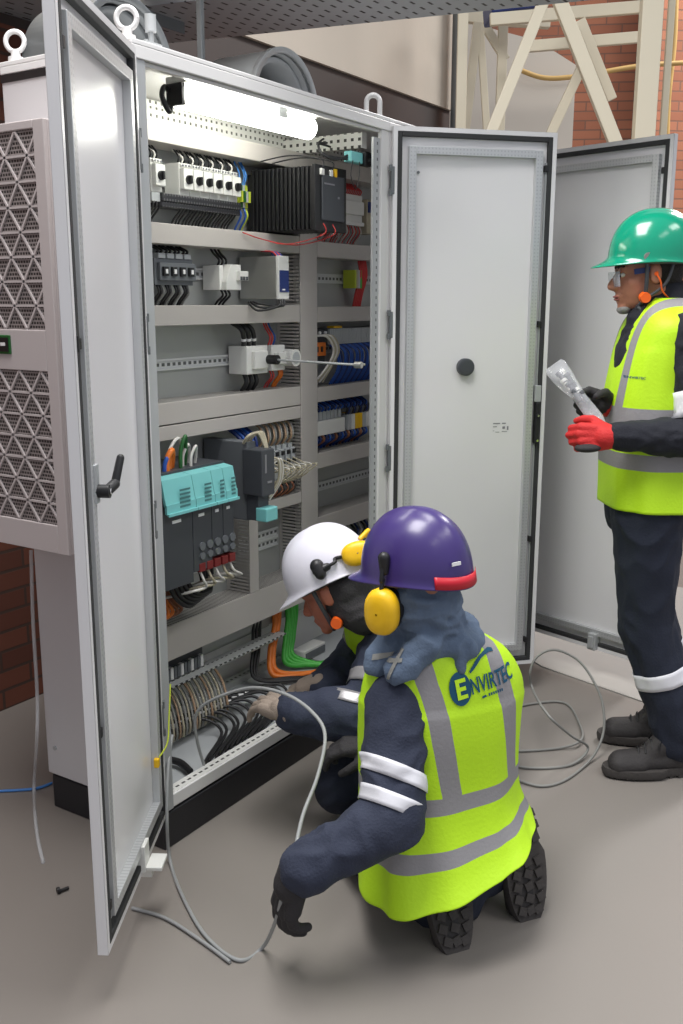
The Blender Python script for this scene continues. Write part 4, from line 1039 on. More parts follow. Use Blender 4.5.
def limb(m, pts, rs):
    for i in range(len(pts)-1): m.cap(pts[i], pts[i+1], rs[i], rs[i+1])
def cloth(name, mb, material, parent, vox=.007, amp=.005, sc=16, seed=0, st=(1, 1, 1), sm=5):
    me = remesh(mb, vox, sm); wrinkle(me, amp, sc, st, seed); W = me.copy()
    o = obj(name, me, material, parent); return o, W
def text_on(parent, body, tree, origin, ux, uy, nrm, size, material, name, off=.0035, shear=0):
    cu = bpy.data.curves.new('t', 'FONT'); cu.body = body; cu.size = size; cu.shear = shear; cu.resolution_u = 3; cu.offset = size*.02
    o = bpy.data.objects.new('t', cu); COL.objects.link(o); dg = bpy.context.evaluated_depsgraph_get(); dg.update()
    me = bpy.data.meshes.new_from_object(o.evaluated_get(dg)); bpy.data.objects.remove(o)
    return flat_on(parent, me, tree, origin, ux, uy, nrm, material, name, off)
def flat_on(parent, me, tree, origin, ux, uy, nrm, material, name, off=.0035):
    bm = bmesh.new(); bm.from_mesh(me); bmesh.ops.triangulate(bm, faces=bm.faces)
    for _ in range(4):
        ed = [e for e in bm.edges if e.calc_length() > .008]
        if not ed: break
        bmesh.ops.subdivide_edges(bm, edges=ed, cuts=1); bmesh.ops.triangulate(bm, faces=bm.faces)
    for v in bm.verts:
        p = origin+ux*v.co.x+uy*v.co.y
        h = tree.ray_cast(p+nrm*.3, -nrm, .8)
        v.co = (h[0] if h[0] is not None else p)+nrm*off
    bm.to_mesh(me); bm.free(); me.materials.clear()
    return obj(name, me, material, parent)
def poly_mesh(polys):
    me = bpy.data.meshes.new('p'); vs = []; fs = []
    for p in polys:
        fs.append(tuple(range(len(vs), len(vs)+len(p)))); vs += [(x, y, 0) for x, y in p]
    me.from_pydata(vs, [], fs); me.update(); return me
def logo(parent, tree, o_, ux, uy, nrm, s):
    """round badge with a cut-out E, then the remaining letters and a swoosh above"""
    ring = []
    N = 36
    # badge: disc minus E built from quads between the outer circle and the letter block
    def arc(a0, a1, r1=.54, r2=.32): return [(r1*math.cos(a0+(a1-a0)*i/14), r1*math.sin(a0+(a1-a0)*i/14)) for i in range(15)]+[(r2*math.cos(a1+(a0-a1)*i/14), r2*math.sin(a1+(a0-a1)*i/14)) for i in range(15)]
    disc = [[(0, 0)]+[(.54*s*math.cos(2*PI*(k+j)/24), .60*s*math.sin(2*PI*(k+j)/24)) for j in (0, 1)] for k in range(24)]
    g = flat_on(parent, poly_mesh(disc), tree, o_, ux, uy, nrm, 'logo_blue', 'logo_badge', .0030)
    E_ = [[(-.22, -.36), (-.04, -.36), (-.04, .36), (-.22, .36)], [(-.04, .22), (.30, .22), (.30, .36), (-.04, .36)], [(-.04, -.07), (.26, -.07), (.26, .07), (-.04, .07)], [(-.04, -.36), (.30, -.36), (.30, -.22), (-.04, -.22)]]
    flat_on(parent, poly_mesh([[(x*s, y*s) for x, y in q] for q in E_]), tree, o_, ux, uy, nrm, 'hivis', 'logo_letter', .0048)
    text_on(parent, 'NVIRTEC', tree, o_+ux*s*.50-uy*s*.30, ux*.78, uy*1.0, nrm, s*.78, 'logo_blue', 'logo_lettering')
    sw = [(.62, .42), (.85, .52), (1.1, .66), (1.35, .80), (1.6, .86), (1.95, .86), (2.2, .80), (2.2, .90), (1.95, .98), (1.6, .98), (1.32, .92), (1.05, .80), (.8, .64), (.6, .52)]
    qs = [[(sw[i][0]*s, sw[i][1]*s), (sw[i+1][0]*s, sw[i+1][1]*s), (sw[-2-i][0]*s, sw[-2-i][1]*s), (sw[-1-i][0]*s, sw[-1-i][1]*s)] for i in range(6)]
    flat_on(parent, poly_mesh(qs), tree, o_, ux, uy, nrm, 'logo_blue', 'logo_swoosh')
    qs = [[(1.0*s, -.56*s), (1.25*s, -.54*s), (1.2*s, -.46*s), (1.0*s, -.48*s)]]+[[((1.35+i*.12)*s, -.55*s), ((1.43+i*.12)*s, -.55*s), ((1.43+i*.12)*s, -.45*s), ((1.35+i*.12)*s, -.45*s)] for i in range(7)]
    flat_on(parent, poly_mesh(qs), tree, o_, ux, uy, nrm, 'logo_blue', 'logo_small_line')

def hvec(x, y=0, z=0): return RT*x+FWD*y+Z*z      # right, away, up as the room is seen from the doorway

# ============ standing worker with green helmet
F = V((-.5406, .8413, 0)); Rv = V((.8413, .5406, 0))
hip = at(646, 492, 3.08); chest = at(655, 360, 3.0); neck = at(672, 302, 2.97); hc = at(646, 272, 2.96)
Fh = (F*.99-Z*.12).normalized(); RH = frame(Fh, Z)
shL = at(691, 335, 2.84); shR = at(668, 330, 3.14); elL = at(700, 438, 2.83); wrL = at(616, 436, 2.84); elR = at(655, 418, 3.2); wrR = at(612, 405, 3.03)
hpL = at(648, 515, 3.0); hpR = at(645, 510, 3.17); knL = at(646, 625, 3.10); knR = at(648, 612, 3.27)
heelL = atz(690, 772, 0); heelR = atz(682, 742, 0); anL = heelL+Z*.12+F*.05; anR = heelR+Z*.12+F*.05
m = MB(); head_prims(m, hc, RH, neck)
m.cap(hip, chest, .10, .10); m.cap(chest-F*.02, neck-Z*.06, .10, .06)
for a, b, c, g in ((shL, elL, wrL, 1), (shR, elR, wrR, 1)): limb(m, [chest+Z*.06, a, b, c], [.05, .045, .038, .026])

for a, b, c in ((hpL, knL, anL), (hpR, knR, anR)): limb(m, [hip, a, b, c], [.08, .075, .052, .036])
p1 = obj('person', remesh(m, .006, 3), 'skin', loc=tuple((heelL+heelR)/2))
tag(p1, 'standing worker in green hard hat and yellow vest holding a clear plastic bag', 'person')
m = MB(); limb(m, [chest+Z*.09, shL, elL, wrL+hvec(.01)], [.07, .070, .060, .043]); limb(m, [chest+Z*.09, shR, elR, wrR+hvec(.02)], [.07, .068, .058, .042])
m.cap(hip+Z*.05, chest, .115, .125); m.cap(chest, chest+Z*.10, .125, .10); m.cap(neck-Z*.06, neck+Z*.005+F*.01, .082, .070); m.cap(elL, (elL+wrL)/2, .062, .056)
jk, jw = cloth('jacket', m, 'navy_far', p1, amp=.005, seed=3)
m = MB()
for a, b, c in ((hpL, knL, anL), (hpR, knR, anR)): limb(m, [hip-Z*.03, a, b, c-Z*.01], [.11, .108, .082, .068]); m.cap(b, c+Z*.05, .086, .078)
m.cap(hip+Z*.08, hip-Z*.04, .125, .13)
tr, tw = cloth('trousers', m, 'navy_dark', p1, amp=.007, seed=8, st=(1, 1, .6), sc=12)
tt = bvh_of(tw)
band(p1, tt, knL, anL, .37, .50, 'reflective_white'); band(p1, tt, knR, anR, .30, .41, 'reflective_white')
jt = bvh_of(jw); band(p1, jt, shL, elL, .55, .80, 'reflective_white')
c0 = at(647, 510, 3.08); ring = []
for px, py, t_, a_, b_, v_ in ((650, 502, 3.07, .195, .150, 0), (650, 465, 3.06, .19, .147, .12), (649, 425, 3.04, .188, .143, .25), (652, 385, 3.02, .19, .130, .37), (659, 345, 3.0, .198, .120, .50), (665, 322, 2.98, .185, .110, .58), (672, 306, 2.965, .115, .100, .64), (675, 298, 2.96, .075, .08, .67)):
    ring.append((at(px, py, t_), Rv, F, a_, b_, v_))
vm = vest_mat('vest_standing', ((.13, .18), (.26, .315)), (.075, .115), .6, .30)
vo, vmb = vest(p1, ring, vm, fold=.006, seed=2)
vt = BVHTree.FromPolygons([tuple(q) for q in vmb.v], vmb.f)
lo_ = at(626, 378, 2.9); text_on(vo, 'ENVIRTEC', vt, lo_, (-Rv*.2+RT*.8).normalized(), Z, -FWD, .0095, 'logo_blue', 'logo_lettering')
hel, HT, HR = helmet(p1, hc+RH @ V((-.026, 0, .037)), (F*.999-Z*.01).normalized(), Z, 'green_helmet')
# straps, knob, glasses, ear plug, hair
T = lambda p: hc+RH @ V(p)
for s in (-1, 1):
    m = MB(); m.tube([T((.022, s*.090, .04)), T((.024, s*.084, -.02)), T((.03, s*.066, -.075)), T((.045, s*.03, -.105))], .0065, 8); m.tube([T((-.06, s*.088, .03)), T((-.03, s*.085, -.04)), T((.03, s*.068, -.078))], .005, 8); obj('chin_strap', m, 'dark_grey', hel)
m = MB(); m.cyl(T((.03, .066, -.072)), T((.03, .086, -.074)), .017, .015); obj('strap_knob', m, 'orange_bright', hel)
m = MB(); m.cyl(T((.022, .086, .045)), T((.022, .104, .043)), .013, n=16); obj('strap_anchor', m, 'wire_grey', hel)
m = MB(); m.tube([T((.045, .05, -.10)), T((.02, .075, -.14)), T((.035, .085, -.19))], .007, 6); m.tube([T((.03, .06, -.1)), T((.0, .08, -.15)), T((.02, .09, -.18))], .005, 6); obj('strap_end', m, 'dark_grey', hel)
gl = MB(); rows = []
for i in range(9):
    z = .012-.045*i/8
    rows.append([T(((.104-.25*(abs(y)**2)*6-.0*(z)), y, z)) for y in [-.062+.124*j/16 for j in range(17)]])
gl.grid(rows); go = obj('safety_glasses', gl, 'lens', p1, solid=.0015)
for s in (-1, 1):
    m = MB(); m.beam(T((.055, s*.066, .005)), T((-.01, s*.084, .008)), .004, .016); obj('temple_arm', m, 'dblue', go)
m = MB(); m.cyl(T((-.006, .084, -.006)), T((-.002, .094, -.008)), .006); m.tube([T((-.002, .093, -.008)), T((-.012, .096, -.03)), T((-.02, .085, -.06)), T((-.05, .06, -.09))], .0025, 6); obj('ear_plug', m, 'orange_bright', p1)
m = MB(); m.ell(T((-.03, 0, .022)), (.085, .0815, .085), RH); m.ell(T((-.055, 0, -.015)), (.055, .066, .06), RH)
obj('hair', remesh(m, .006, 2), 'hair', p1)
m = MB()
for s in (-1, 1): m.cap(T((.087, s*.014, .024)), T((.078, s*.046, .024)), .0045, .003, 8)
obj('eyebrow', m, 'hair', p1)
for s in (-1, 1):
    m = MB(); m.ell(T((.080, s*.031, .000)), (.008, .012, .007), RH); obj('eye', m, 'eye_white', p1)
    m = MB(); m.ell(T((.0865, s*.031, -.002)), (.003, .0045, .0045), RH); obj('pupil', m, 'hair', p1)
m = MB(); m.ell(T((.094, 0, -.063)), (.010, .020, .004), RH); m.ell(T((.092, 0, -.071)), (.010, .018, .005), RH); obj('lip', m, 'lips', p1)
m = MB(); m.ell(T((.073, 0, -.103)), (.023, .028, .016), RH); obj('beard', remesh(m, .005, 2), 'wire_grey', p1, label='short grey chin cover')
# gloves
dL_ = (hvec(-1, .1, -.05)).normalized()
m = hand_mb(wrL+hvec(-.012, 0, -.002), dL_, hvec(.1, 1, -.2), 1, (1.25, 1.3, 1.35, 1.4), .8, fat=1.12)
g = obj('work_glove', remesh(m, .0035, 3), 'glove_red', p1, label='red knitted glove')
m = MB(); q = wrL+hvec(-.08, .0, -.035); m.ell(q, (.04, .03, .014), frame(dL_, Z)); obj('glove_palm', m, 'glove_dark', g)
dR_ = hvec(-.86, -.05, .2).normalized()
m = hand_mb(wrR+hvec(-.005, -.02, .0), dR_, hvec(-.35, -.85, -.3), -1, (.9, 1.0, 1.1, 1.2), .9, fat=1.12)
g = obj('work_glove', remesh(m, .0035, 3), 'glove_dark', p1, label='dark coated glove with red cuff')
m = MB(); m.cap(wrR+hvec(.03, -.02, 0), wrR+hvec(-.015, -.02, .0), .042, .037); obj('glove_cuff', m, 'glove_red', g)
boot(p1, heelL, F+hvec(0, -.08), Z); boot(p1, heelR, F+hvec(0, .05), Z)
# bag held in the hands
b0_ = at(556, 368, 2.96); b1_ = at(580, 398, 2.92); b2_ = at(602, 426, 2.88)
t = thing('plastic_bag', 'clear plastic bag of small dark parts held by the standing worker', 'bag', tuple(b1_))
def bagrow(c, w, th, d, seed):
    d = d.normalized(); s_ = d.cross(FWD).normalized(); row = []
    for j in range(20):
        a = 2*PI*j/20; k = 1+.16*noise.noise(V((math.cos(a)*2, math.sin(a)*2, seed*3.1)))
        row.append(c+s_*w*k*math.cos(a)+FWD*th*k*math.sin(a))
    return row
dd = b1_-b0_; rows = []
for i, (f, w_, th) in enumerate(((-.12, .022, .002), (-.03, .028, .010), (.12, .026, .018), (.35, .025, .018), (.6, .021, .015), (.85, .017, .012), (1.05, .016, .012), (1.4, .017, .012), (1.75, .017, .010), (2.0, .012, .003))):
    c = b0_+dd*f if f <= 1 else b1_+(b2_-b1_)*(f-1)
    rows.append(bagrow(c, w_*1.25, th*1.2, dd, i))
m = MB(); m.grid(rows, closed=True); obj('bag_film', m, 'plastic_bag', t)
for i in range(9):
    m = MB(); c = b0_+dd*(.1+i*.10)+hvec(.008*(-1)**i, 0, .004*(i % 3)); m.cyl(c, c+dd.normalized()*.04, .008, n=10); m.cyl(c, c+dd.normalized()*.01, .011, n=10); obj('cable_gland', m, 'dark_grey' if i % 3 else 'wire_white', t)

# ============ kneeling worker with purple helmet, seen from behind
F = V((.57, .82, 0)).normalized(); Rv = V((.82, -.57, 0)).normalized()
Fh = V((.12, .99, -.10)).normalized(); hc = at(416, 588, 2.25); RH = frame(Fh, Z)
hip = at(442, 862, 2.43); chest = at(442, 740, 2.36); neck = at(436, 640, 2.30)
shL = at(398, 700, 2.26); shR = at(496, 672, 2.44); elL = at(392, 820, 2.17); wrL = at(302, 872, 2.13); elR = at(470, 760, 2.62); wrR = at(385, 742, 2.62)
hpL = at(420, 868, 2.36)-Z*.0; hpR = at(474, 856, 2.48)
toeL = V((.04, -.80, 0)); toeR = V((.25, -.93, 0))
knL = V((.24, -.48, .075)); knR = V((.50, -.53, .075))
anL = toeL+Z*.12+F*.10; anR = toeR+Z*.14+F*.08
m = MB(); head_prims(m, hc, RH, neck); m.cap(hip, chest, .10, .10); m.cap(chest, neck-Z*.05, .10, .05)
for a, b, c in ((shL, elL, wrL), (shR, elR, wrR)): limb(m, [chest+Z*.08, a, b, c], [.06, .05, .042, .03])

for a, b, c in ((hpL, knL, anL), (hpR, knR, anR)): limb(m, [hip, a, b, c], [.08, .075, .052, .045])
p2 = obj('person', remesh(m, .006, 3), 'skin', loc=(.15, -.75, 0))
tag(p2, 'kneeling worker in purple hard hat seen from behind, feeding a grey cable', 'person')
m = MB(); limb(m, [chest+Z*.09, shL, elL, wrL+hvec(.01, 0, .01)], [.06, .078, .072, .058]); limb(m, [chest+Z*.07, shR, elR, wrR], [.06, .062, .060, .048])
m.cap(hip+Z*.05, chest, .11, .115); m.cap(chest, chest+Z*.10, .115, .08); m.cap(elL, (elL+wrL)/2, .074, .066)
jk, jw = cloth('jacket', m, 'navy', p2, amp=.008, seed=5, sc=13); jt = bvh_of(jw)
band(p2, jt, shL+RT*.035, elL-RT*.045, .54, .66, 'reflective_white'); band(p2, jt, shL+RT*.035, elL-RT*.045, .76, .88, 'reflective_white')
m = MB()
for a, b, c in ((hpL, knL, anL), (hpR, knR, anR)): limb(m, [hip-Z*.0, a, b], [.11, .105, .074]); limb(m, [b, c], [.070, .058])
m.cap(hip+Z*.05, hip-Z*.05, .12, .12)
tr, tw = cloth('trousers', m, 'navy_dark', p2, amp=.006, seed=18, sc=14); tt = bvh_of(tw)
band(p2, tt, knL, anL, .60, .74, 'reflective_white')
ring = []
for px, py, t_, a_, b_, v_, tl in ((444, 850, 2.37, .225, .185, 0, .34), (444, 828, 2.385, .215, .172, .07, .24), (441, 796, 2.39, .200, .155, .19, .1), (440, 762, 2.385, .196, .148, .31, .03), (441, 715, 2.36, .196, .142, .43, 0), (443, 680, 2.34, .198, .125, .52, 0), (440, 650, 2.32, .160, .105, .59, 0), (437, 633, 2.31, .085, .085, .63, 0)):
    ring.append((at(px, py, t_), Rv+Z*tl, F, a_, b_, v_))
vm = vest_mat('vest_kneeling', ((.10, .15), (.255, .305)), (.070, .118), .63, .28)
vo, vmb = vest(p2, ring, vm, fold=.011, seed=5, ush=lambda v: .045*max(0, min(1, (.56-v)/.25)))
vt = BVHTree.FromPolygons([tuple(q) for q in vmb.v], vmb.f)
uy = (Z*.97+hvec(-.12, 0, 0)).normalized(); ux = (Rv*.93+Z*.07).normalized()
logo(vo, vt, at(463, 691, 2.2), (Rv*.97+Z*.10).normalized()*.82, uy, -F, .064)
hel, HT, HR = helmet(p2, hc+RH @ V((-.005, 0, .045)), Fh, Z, 'purple_helmet')
# red band round the back of the helmet rim
rows = []
for z, k in ((-.012, 1.045), (.016, 1.03)):
    rows.append([HT((.138*math.cos(a)*k, .112*math.sin(a)*k, z-.018*max(0, -math.cos(a))**2)) for a in [PI*.76+PI*.42*i/24 for i in range(25)]])
m = MB(); m.grid(rows); obj('red_sticker', m, 'red_band', hel, solid=.001)
m = MB(); m.box(-.012, .012, -.001, .001, -.004, .004, 0, Matrix.Translation(HT((.1415*math.cos(.9*PI), .1145*math.sin(.9*PI), .030))) @ (HR @ Matrix.Rotation(.9*PI+PI/2, 3, 'Z')).to_4x4()); obj('white_sticker', m, 'label_white', hel)
T = lambda p: hc+RH @ V(p)
def muff(parent, c, nrm, upd, arm_from, sc=1.0):
    R_ = frame(nrm, upd)*sc; m = MB(); rows = []
    for x, k in ((-.004, .70), (0, .88), (.006, .98), (.020, 1.0), (.030, .92), (.036, .74), (.038, .4), (.0385, .05)):
        rows.append([c+R_ @ V((x, .034*k*math.copysign(abs(math.cos(a))**.85, math.cos(a)), .046*k*math.copysign(abs(math.sin(a))**.85, math.sin(a)))) for a in [2*PI*i/36 for i in range(36)]])
    m.grid(rows, closed=True); e = obj('ear_muff', m, 'yellow', parent)
    m = MB(); rows = []
    for x, k in ((-.020, .6), (-.018, .86), (-.010, .96), (-.002, .9)): rows.append([c+R_ @ V((x, .034*k*math.cos(a), .046*k*math.sin(a))) for a in [2*PI*i/36 for i in range(36)]])
    m.grid(rows, closed=True); obj('muff_cushion', m, 'black_plastic', e)
    m = MB(); m.tube([c+R_ @ V((.02, 0, .040)), c+R_ @ V((.012, 0, .065)), (c+arm_from)/2+R_ @ V((.014, 0, .01)), arm_from], .005, 8); m.cap(arm_from, arm_from+(c-arm_from).normalized()*.03, .014, .011); obj('muff_arm', m, 'black_plastic', e)
    return e
muff(hel, T((.010, .104, -.026)), RH @ V((-.12, 1, -.05)), Z, HT((.002, .116, .050)), 1.18)
muff(hel, T((.010, -.104, -.026)), RH @ V((-.12, -1, -.05)), Z, HT((.002, -.116, .050)), 1.18)
# denim hood gathered round the neck
m = MB(); nb = neck+V((0, 0, .015))
for i in range(18):
    a = 2*PI*i/18; b = 2*PI*(i+1)/18
    f_ = lambda a: nb+Rv*.085*math.cos(a)+F*.078*math.sin(a)+Z*(.012*math.sin(3*a)-.014*max(0, -math.sin(a)))
    m.cap(f_(a), f_(b), .030, .030, 10)
m.cap(nb-F*.08+Rv*.03-Z*.01, nb-F*.105+Rv*.010-Z*.055, .034, .010); m.cap(nb-F*.08-Rv*.07, nb-F*.07-Rv*.13-Z*.045, .04, .034); m.cap(nb-Rv*.09+F*.02, nb-Rv*.15-Z*.05, .045, .036)
m.cap(nb-F*.02, hc-Z*.02-F*.01-Fh*.012, .070, .088)
hd, hw = cloth('denim_hood', m, 'denim', p2, vox=.006, amp=.008, seed=11, sc=20)
ht = bvh_of(hw)
flat_on(p2, poly_mesh([[(-.085, -.012), (.03, .004), (.03, .012), (-.085, .0)], [(-.02, -.04), (-.008, -.04), (.03, .03), (.018, .03)]]), ht, nb-Z*.02-Rv*.07, Rv, Z, (-F*.7-Rv*.7).normalized(), 'wire_grey', 'hood_tape', .003)
# gloves
dl = hvec(-.25, .05, -.95).normalized()
m = hand_mb(wrL+hvec(-.018, 0, -.012), dl, hvec(.85, .5, 0), 1, (.35, .45, .5, .6), .5, fat=1.3)
obj('work_glove', remesh(m, .0035, 3), 'glove_dark', p2)
m = hand_mb(wrR+hvec(-.02, 0, .0), hvec(-.95, .1, -.1), hvec(.1, .3, -1), -1, (.5, .6, .7, .8), .5, fat=1.15)
obj('work_glove', remesh(m, .0035, 3), 'glove_dark', p2)
# boots standing on their toes, soles to the back
def toe_boot(toe, tilt, lean):
    up_ = (F*.94+Z*tilt).normalized(); td = (-Z+F*tilt*.8+Rv*lean).normalized(); td = (td-up_*td.dot(up_)).normalized()
    return boot(p2, toe-td*.268+Z*.012+F*.0, td, up_)
toe_boot(V((.055, -.875, 0)), -.55, -.10); toe_boot(V((.262, -.975, 0)), -.30, -.06)

# ============ crouching worker with white helmet
F = V((-.93, .36, 0)).normalized(); Lf = Z.cross(F)          # left side faces the doorway
hc = at(333, 588, 2.80)
fi = (-RT*.80-up*.50+FWD*.33).normalized(); ui = (-RT*.46+up*.86).normalized(); RH = frame(fi, ui)
neck = at(377, 618, 2.93); chest = at(415, 655, 3.02); hip = at(462, 712, 3.12)
shL = at(388, 652, 2.78); shR = at(372, 628, 3.10); elL = at(370, 716, 2.70); wrL = at(290, 712, 2.72); elR = at(354, 664, 3.0); wrR = at(318, 686, 2.88)
knL = at(342, 786, 2.80); knR = at(400, 790, 3.05); hpL = at(455, 725, 3.0); hpR = at(465, 715, 3.2)
heelS = at(512, 722, 3.05)
anL = V((.93, -.36, .10)); anR = V((1.05, -.22, .10))
m = MB(); head_prims(m, hc, RH, neck); m.cap(hip, chest, .10, .10); m.cap(chest, neck, .09, .05)
for a, b, c in ((shL, elL, wrL), (shR, elR, wrR)): limb(m, [chest, a, b, c], [.06, .05, .042, .03])
for a, b, c in ((hpL, knL, anL), (hpR, knR, anR)): limb(m, [hip, a, b, c], [.08, .075, .052, .045])
p3 = obj('person', remesh(m, .006, 3), 'skin_shade', loc=(.8, -.3, 0))
tag(p3, 'crouching worker in white hard hat leaning with both hands into the cabinet bottom', 'person')
m = MB(); limb(m, [chest, shL, elL, wrL+hvec(.015)], [.09, .085, .084, .058]); limb(m, [chest, shR, elR, wrR+hvec(.015)], [.08, .075, .070, .050])
m.cap(hip, chest, .13, .13); m.cap(chest, neck+hvec(.02, 0, -.02), .125, .075); m.cap(elL, (elL+wrL)/2, .086, .076)
jk, jw = cloth('jacket', m, 'navy', p3, amp=.008, seed=25, sc=13); jt = bvh_of(jw)
band(p3, jt, shL, elL, .42, .62, 'reflective'); band(p3, jt, shL, elL, .80, .98, 'reflective')
m = MB()
for a, b, c in ((hpL, knL, anL), (hpR, knR, anR)): limb(m, [hip, a, b], [.11, .10, .080]); limb(m, [b, c], [.072, .058])
tr, tw = cloth('trousers', m, 'navy_dark', p3, amp=.006, seed=28, sc=14)
ax = (neck-hip).normalized(); sd = Lf; fr = ax.cross(-sd).normalized()
ring = []
for f_, a_, b_, v_ in ((.0, .19, .16, 0), (.3, .18, .15, .18), (.6, .19, .14, .32), (.85, .175, .125, .46), (1.0, .115, .10, .55), (1.08, .07, .08, .6)):
    ring.append((hip+(neck-hip)*f_, -sd, fr, a_, b_, v_))
vm = vest_mat('vest_crouching', ((.12, .17), (.28, .33)), (.075, .115), .6, .26)
vo, vmb = vest(p3, ring, vm, fold=.006, seed=9)
hel, HT, HR = helmet(p3, hc+RH @ V((-.012, 0, .040)), fi, ui, 'white_helmet')
T = lambda p: hc+RH @ V(p)
m = MB(); m.ell(T((-.03, 0, .02)), (.085, .0815, .085), RH); m.ell(T((-.055, 0, -.015)), (.055, .066, .06), RH); obj('hair', remesh(m, .006, 2), 'hair', p3)
m = MB()
for s in (-1, 1): m.tube([T((.022, s*.090, .04)), T((.024, s*.084, -.02)), T((.03, s*.066, -.075)), T((.045, s*.03, -.105))], .0065, 8)
obj('chin_strap', m, 'dark_grey', hel)
m = MB(); m.cyl(T((.005, .072, -.085)), T((.005, .094, -.087)), .018, .016); obj('strap_knob', m, 'orange_bright', hel)
# black collar of the hood behind the head
m = MB(); m.cap(T((-.05, .02, -.02)), neck+hvec(0, -.02, .01), .072, .075); m.cap(T((-.02, .03, -.05)), T((-.06, .04, -.10)), .055, .06)
cloth('neck_guard', m, 'glove_dark', p3, vox=.006, amp=.004, seed=31, sc=20)
e = muff(hel, HT((-.128, .062, .018)), (RH @ V((-.35, 1, .1))), (RH @ V((1, .1, .25))), HT((-.018, .118, .030)))
m = MB(); m.cap(HT((-.022, .112, .042)), HT((-.022, .116, .018)), .020, .016); obj('muff_mount', m, 'black_plastic', hel)
e = muff(hel, HT((-.128, -.062, .018)), (RH @ V((-.35, -1, .1))), (RH @ V((1, .1, .25))), HT((-.018, -.118, .030)))
m = MB(); m.tube([HT((-.14, .03, .05)), HT((-.165, 0, .06)), HT((-.14, -.03, .05))], .007, 8); obj('muff_band', m, 'yellow', hel)
dl = (hvec(-.62, .72, .0)).normalized()
m = hand_mb(wrL+hvec(-.012, 0, .0), dl, hvec(0, .35, -1), 1, (.35, .4, .45, .5), .6, fat=1.08, spread=1); obj('work_glove', remesh(m, .0035, 3), 'glove_tan', p3)
m = hand_mb(wrR+hvec(-.02, 0, -.0), hvec(-.75, .3, -.5), hvec(.2, .3, -1), -1, (.4, .5, .6, .7), .5, fat=1.08); obj('work_glove', remesh(m, .0035, 3), 'glove_tan', p3)
bs = boot(p3, heelS+Z*.02, hvec(-.05, .25, -.95), hvec(-.98, .1, .05))
bs = boot(p3, anR+V((.07, 0, .10)), V((.05, 0, -1)), V((-1, .1, 0)))

# ------------------------------------------------------------------ cables on the floor
hp = wrL  # (crouching worker's wrist, unused)
pts = [(.50, .10, .14), (.40, .20, .15), (.36, .22, .30), (.46, .12, .345)]
hand = at(285, 885, 2.11)
q = MB()
q.tube([aty(205, 768, .05)+V((0, 0, 0)), at(197, 740, 2.84), at(196, 715, 2.82), at(212, 700, 2.80), at(250, 688, 2.74), at(285, 694, 2.62), at(312, 712, 2.54), at(325, 735, 2.48), at(318, 775, 2.38), at(303, 815, 2.28), at(294, 855, 2.18), hand, at(276, 920, 2.18), atz(262, 948, .006), atz(238, 960, .006), atz(205, 935, .006), atz(182, 895, .006), atz(170, 860, .012), at(167, 820, 2.62), at(168, 770, 2.66), at(172, 735, 2.72)], .0048, 10, sub=8)
o = obj('grey_cable', q, 'cable_grey', loc=tuple(hand)); tag(o, 'long grey cable held by the purple-helmet worker, running into the cabinet and over the floor', 'cable')
q = MB(); q.tube([atz(132, 908, .006), atz(165, 918, .006), atz(200, 940, .0065), atz(230, 962, .007)], .0045, 8); o = obj('grey_cable', q, 'cable_grey', loc=tuple(atz(165, 918, 0))); tag(o, 'short stretch of grey cable on the floor behind the left door bottom', 'cable')
# coil on the floor at the right
q = MB(); Cz = lambda px, py, z=.006: atz(px, py, z)
q.tube([Cz(500, 712), Cz(530, 704), Cz(565, 703), Cz(580, 725), Cz(581, 740, .02), Cz(560, 748), Cz(520, 751), Cz(500, 750), ], .0045, 8, sub=10)
o = obj('grey_cable', q, 'wire_grey', loc=tuple(Cz(540, 750, 0))); tag(o, 'innermost loop of grey cable on the floor behind the kneeling worker', 'cable', None)
q = MB(); base_ = Cz(580, 745)
q.tube([Cz(498, 762), Cz(530, 768), Cz(570, 765), Cz(588, 748, .03), Cz(570, 735, .10), Cz(548, 715, .20)+V((0, 0, 0)), at(533, 690, 3.42), at(530, 672, 3.42), at(538, 656, 3.42), at(556, 650, 3.42), at(580, 662, 3.40), at(598, 690, 3.34), at(604, 715, 3.30), at(602, 738, 3.27), Cz(590, 760, .012), Cz(565, 780), Cz(540, 786), Cz(512, 778)], .0045, 8, sub=8)
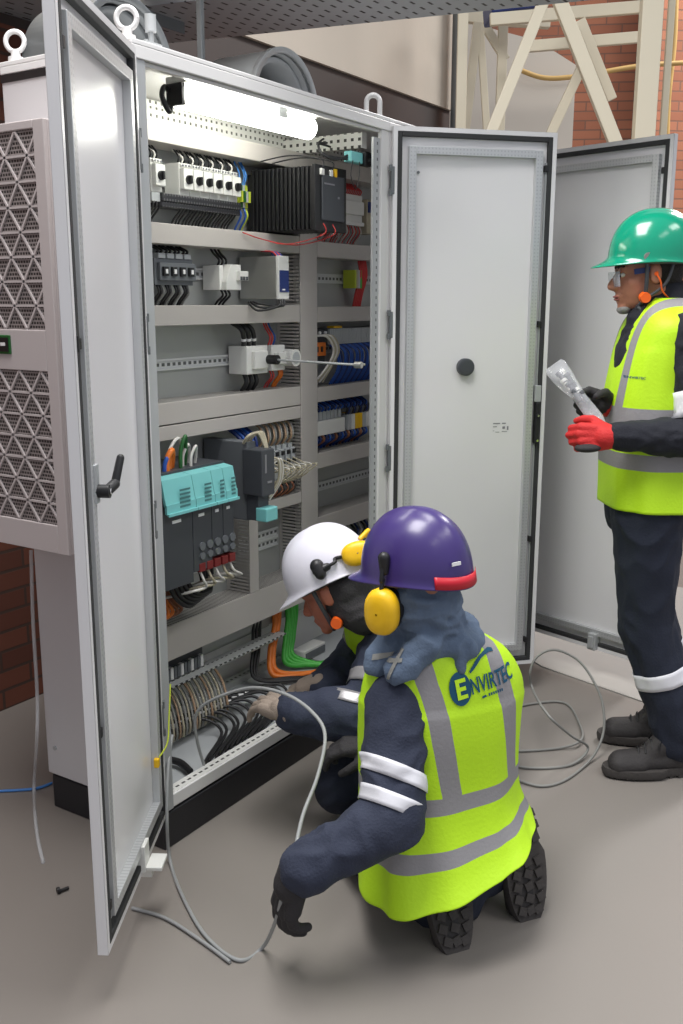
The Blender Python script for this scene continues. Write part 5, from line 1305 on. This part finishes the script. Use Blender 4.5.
o = obj('grey_cable', q, 'wire_grey', loc=tuple(base_)); tag(o, 'grey cable coil with one tall loop springing up from the floor, right side', 'cable')
q = MB(); q.tube([atz(-20, 792, .005), atz(20, 790, .005), atz(38, 788, .006), atz(52, 783, .006)], .0045, 8); o = obj('blue_cable', q, 'lblue', loc=tuple(atz(20, 790, 0))); tag(o, 'bluish cable on the floor at the far left, running under the cabinet', 'cable')
c = atz(60, 893, 0); t = thing('bolt', 'small black bolt lying alone on the floor left of the open door', 'bolt', tuple(c))
m = MB(); m.cyl(c+V((0, 0, .006)), c+V((.022, -.008, .006)), .0045, n=10); obj('bolt_shank', m, 'black_plastic', t); m = MB(); m.cyl(c+V((.0, 0, .009)), c+V((-.007, .003, .009)), .009, n=6); obj('bolt_head', m, 'black_plastic', t)
#PEOPLE_END

# ------------------------------------------------------------------ light
w = bpy.data.worlds.new('world'); S.world = w; w.use_nodes = True
bg = w.node_tree.nodes['Background']; bg.inputs[0].default_value = (.86, .9, 1, 1); bg.inputs[1].default_value = .55
def lamp(name, loc, rot, size, power, col=(1, 1, 1), sy=None):  # unseen area light, added overhead as fill
    l = bpy.data.lights.new(name, 'AREA'); l.shape = 'RECTANGLE'; l.size = size; l.size_y = sy or size; l.energy = power; l.color = col
    o = bpy.data.objects.new(name, l); COL.objects.link(o); o.location = loc; o.rotation_euler = rot; return o
lamp('overhead_fill', (-.35, -.35, 4.0), (0, 0, 0), 2.0, 150, (1, .985, .97), 1.2)  # added above the cabinet to brighten the third door
lamp('overhead_fill', (1.5, -4.2, 5.5), (0, 0, 0), 2.5, 90, (1, .98, .96), 1.2)
lamp('overhead_fill', (-2.0, -4.5, 5.5), (0, 0, 0), 2.5, 35, (1, .98, .96), 1.0)
lamp('overhead_fill', (6.5, -1.5, 5.5), (0, 0, 0), 2.5, 300, (1, .98, .96), 1.0)
vs = S.view_settings
S.display_settings.display_device = 'sRGB'
vs.view_transform = 'Standard'; vs.look = 'None'; vs.exposure = 0; vs.gamma = 1; vs.use_curve_mapping = False
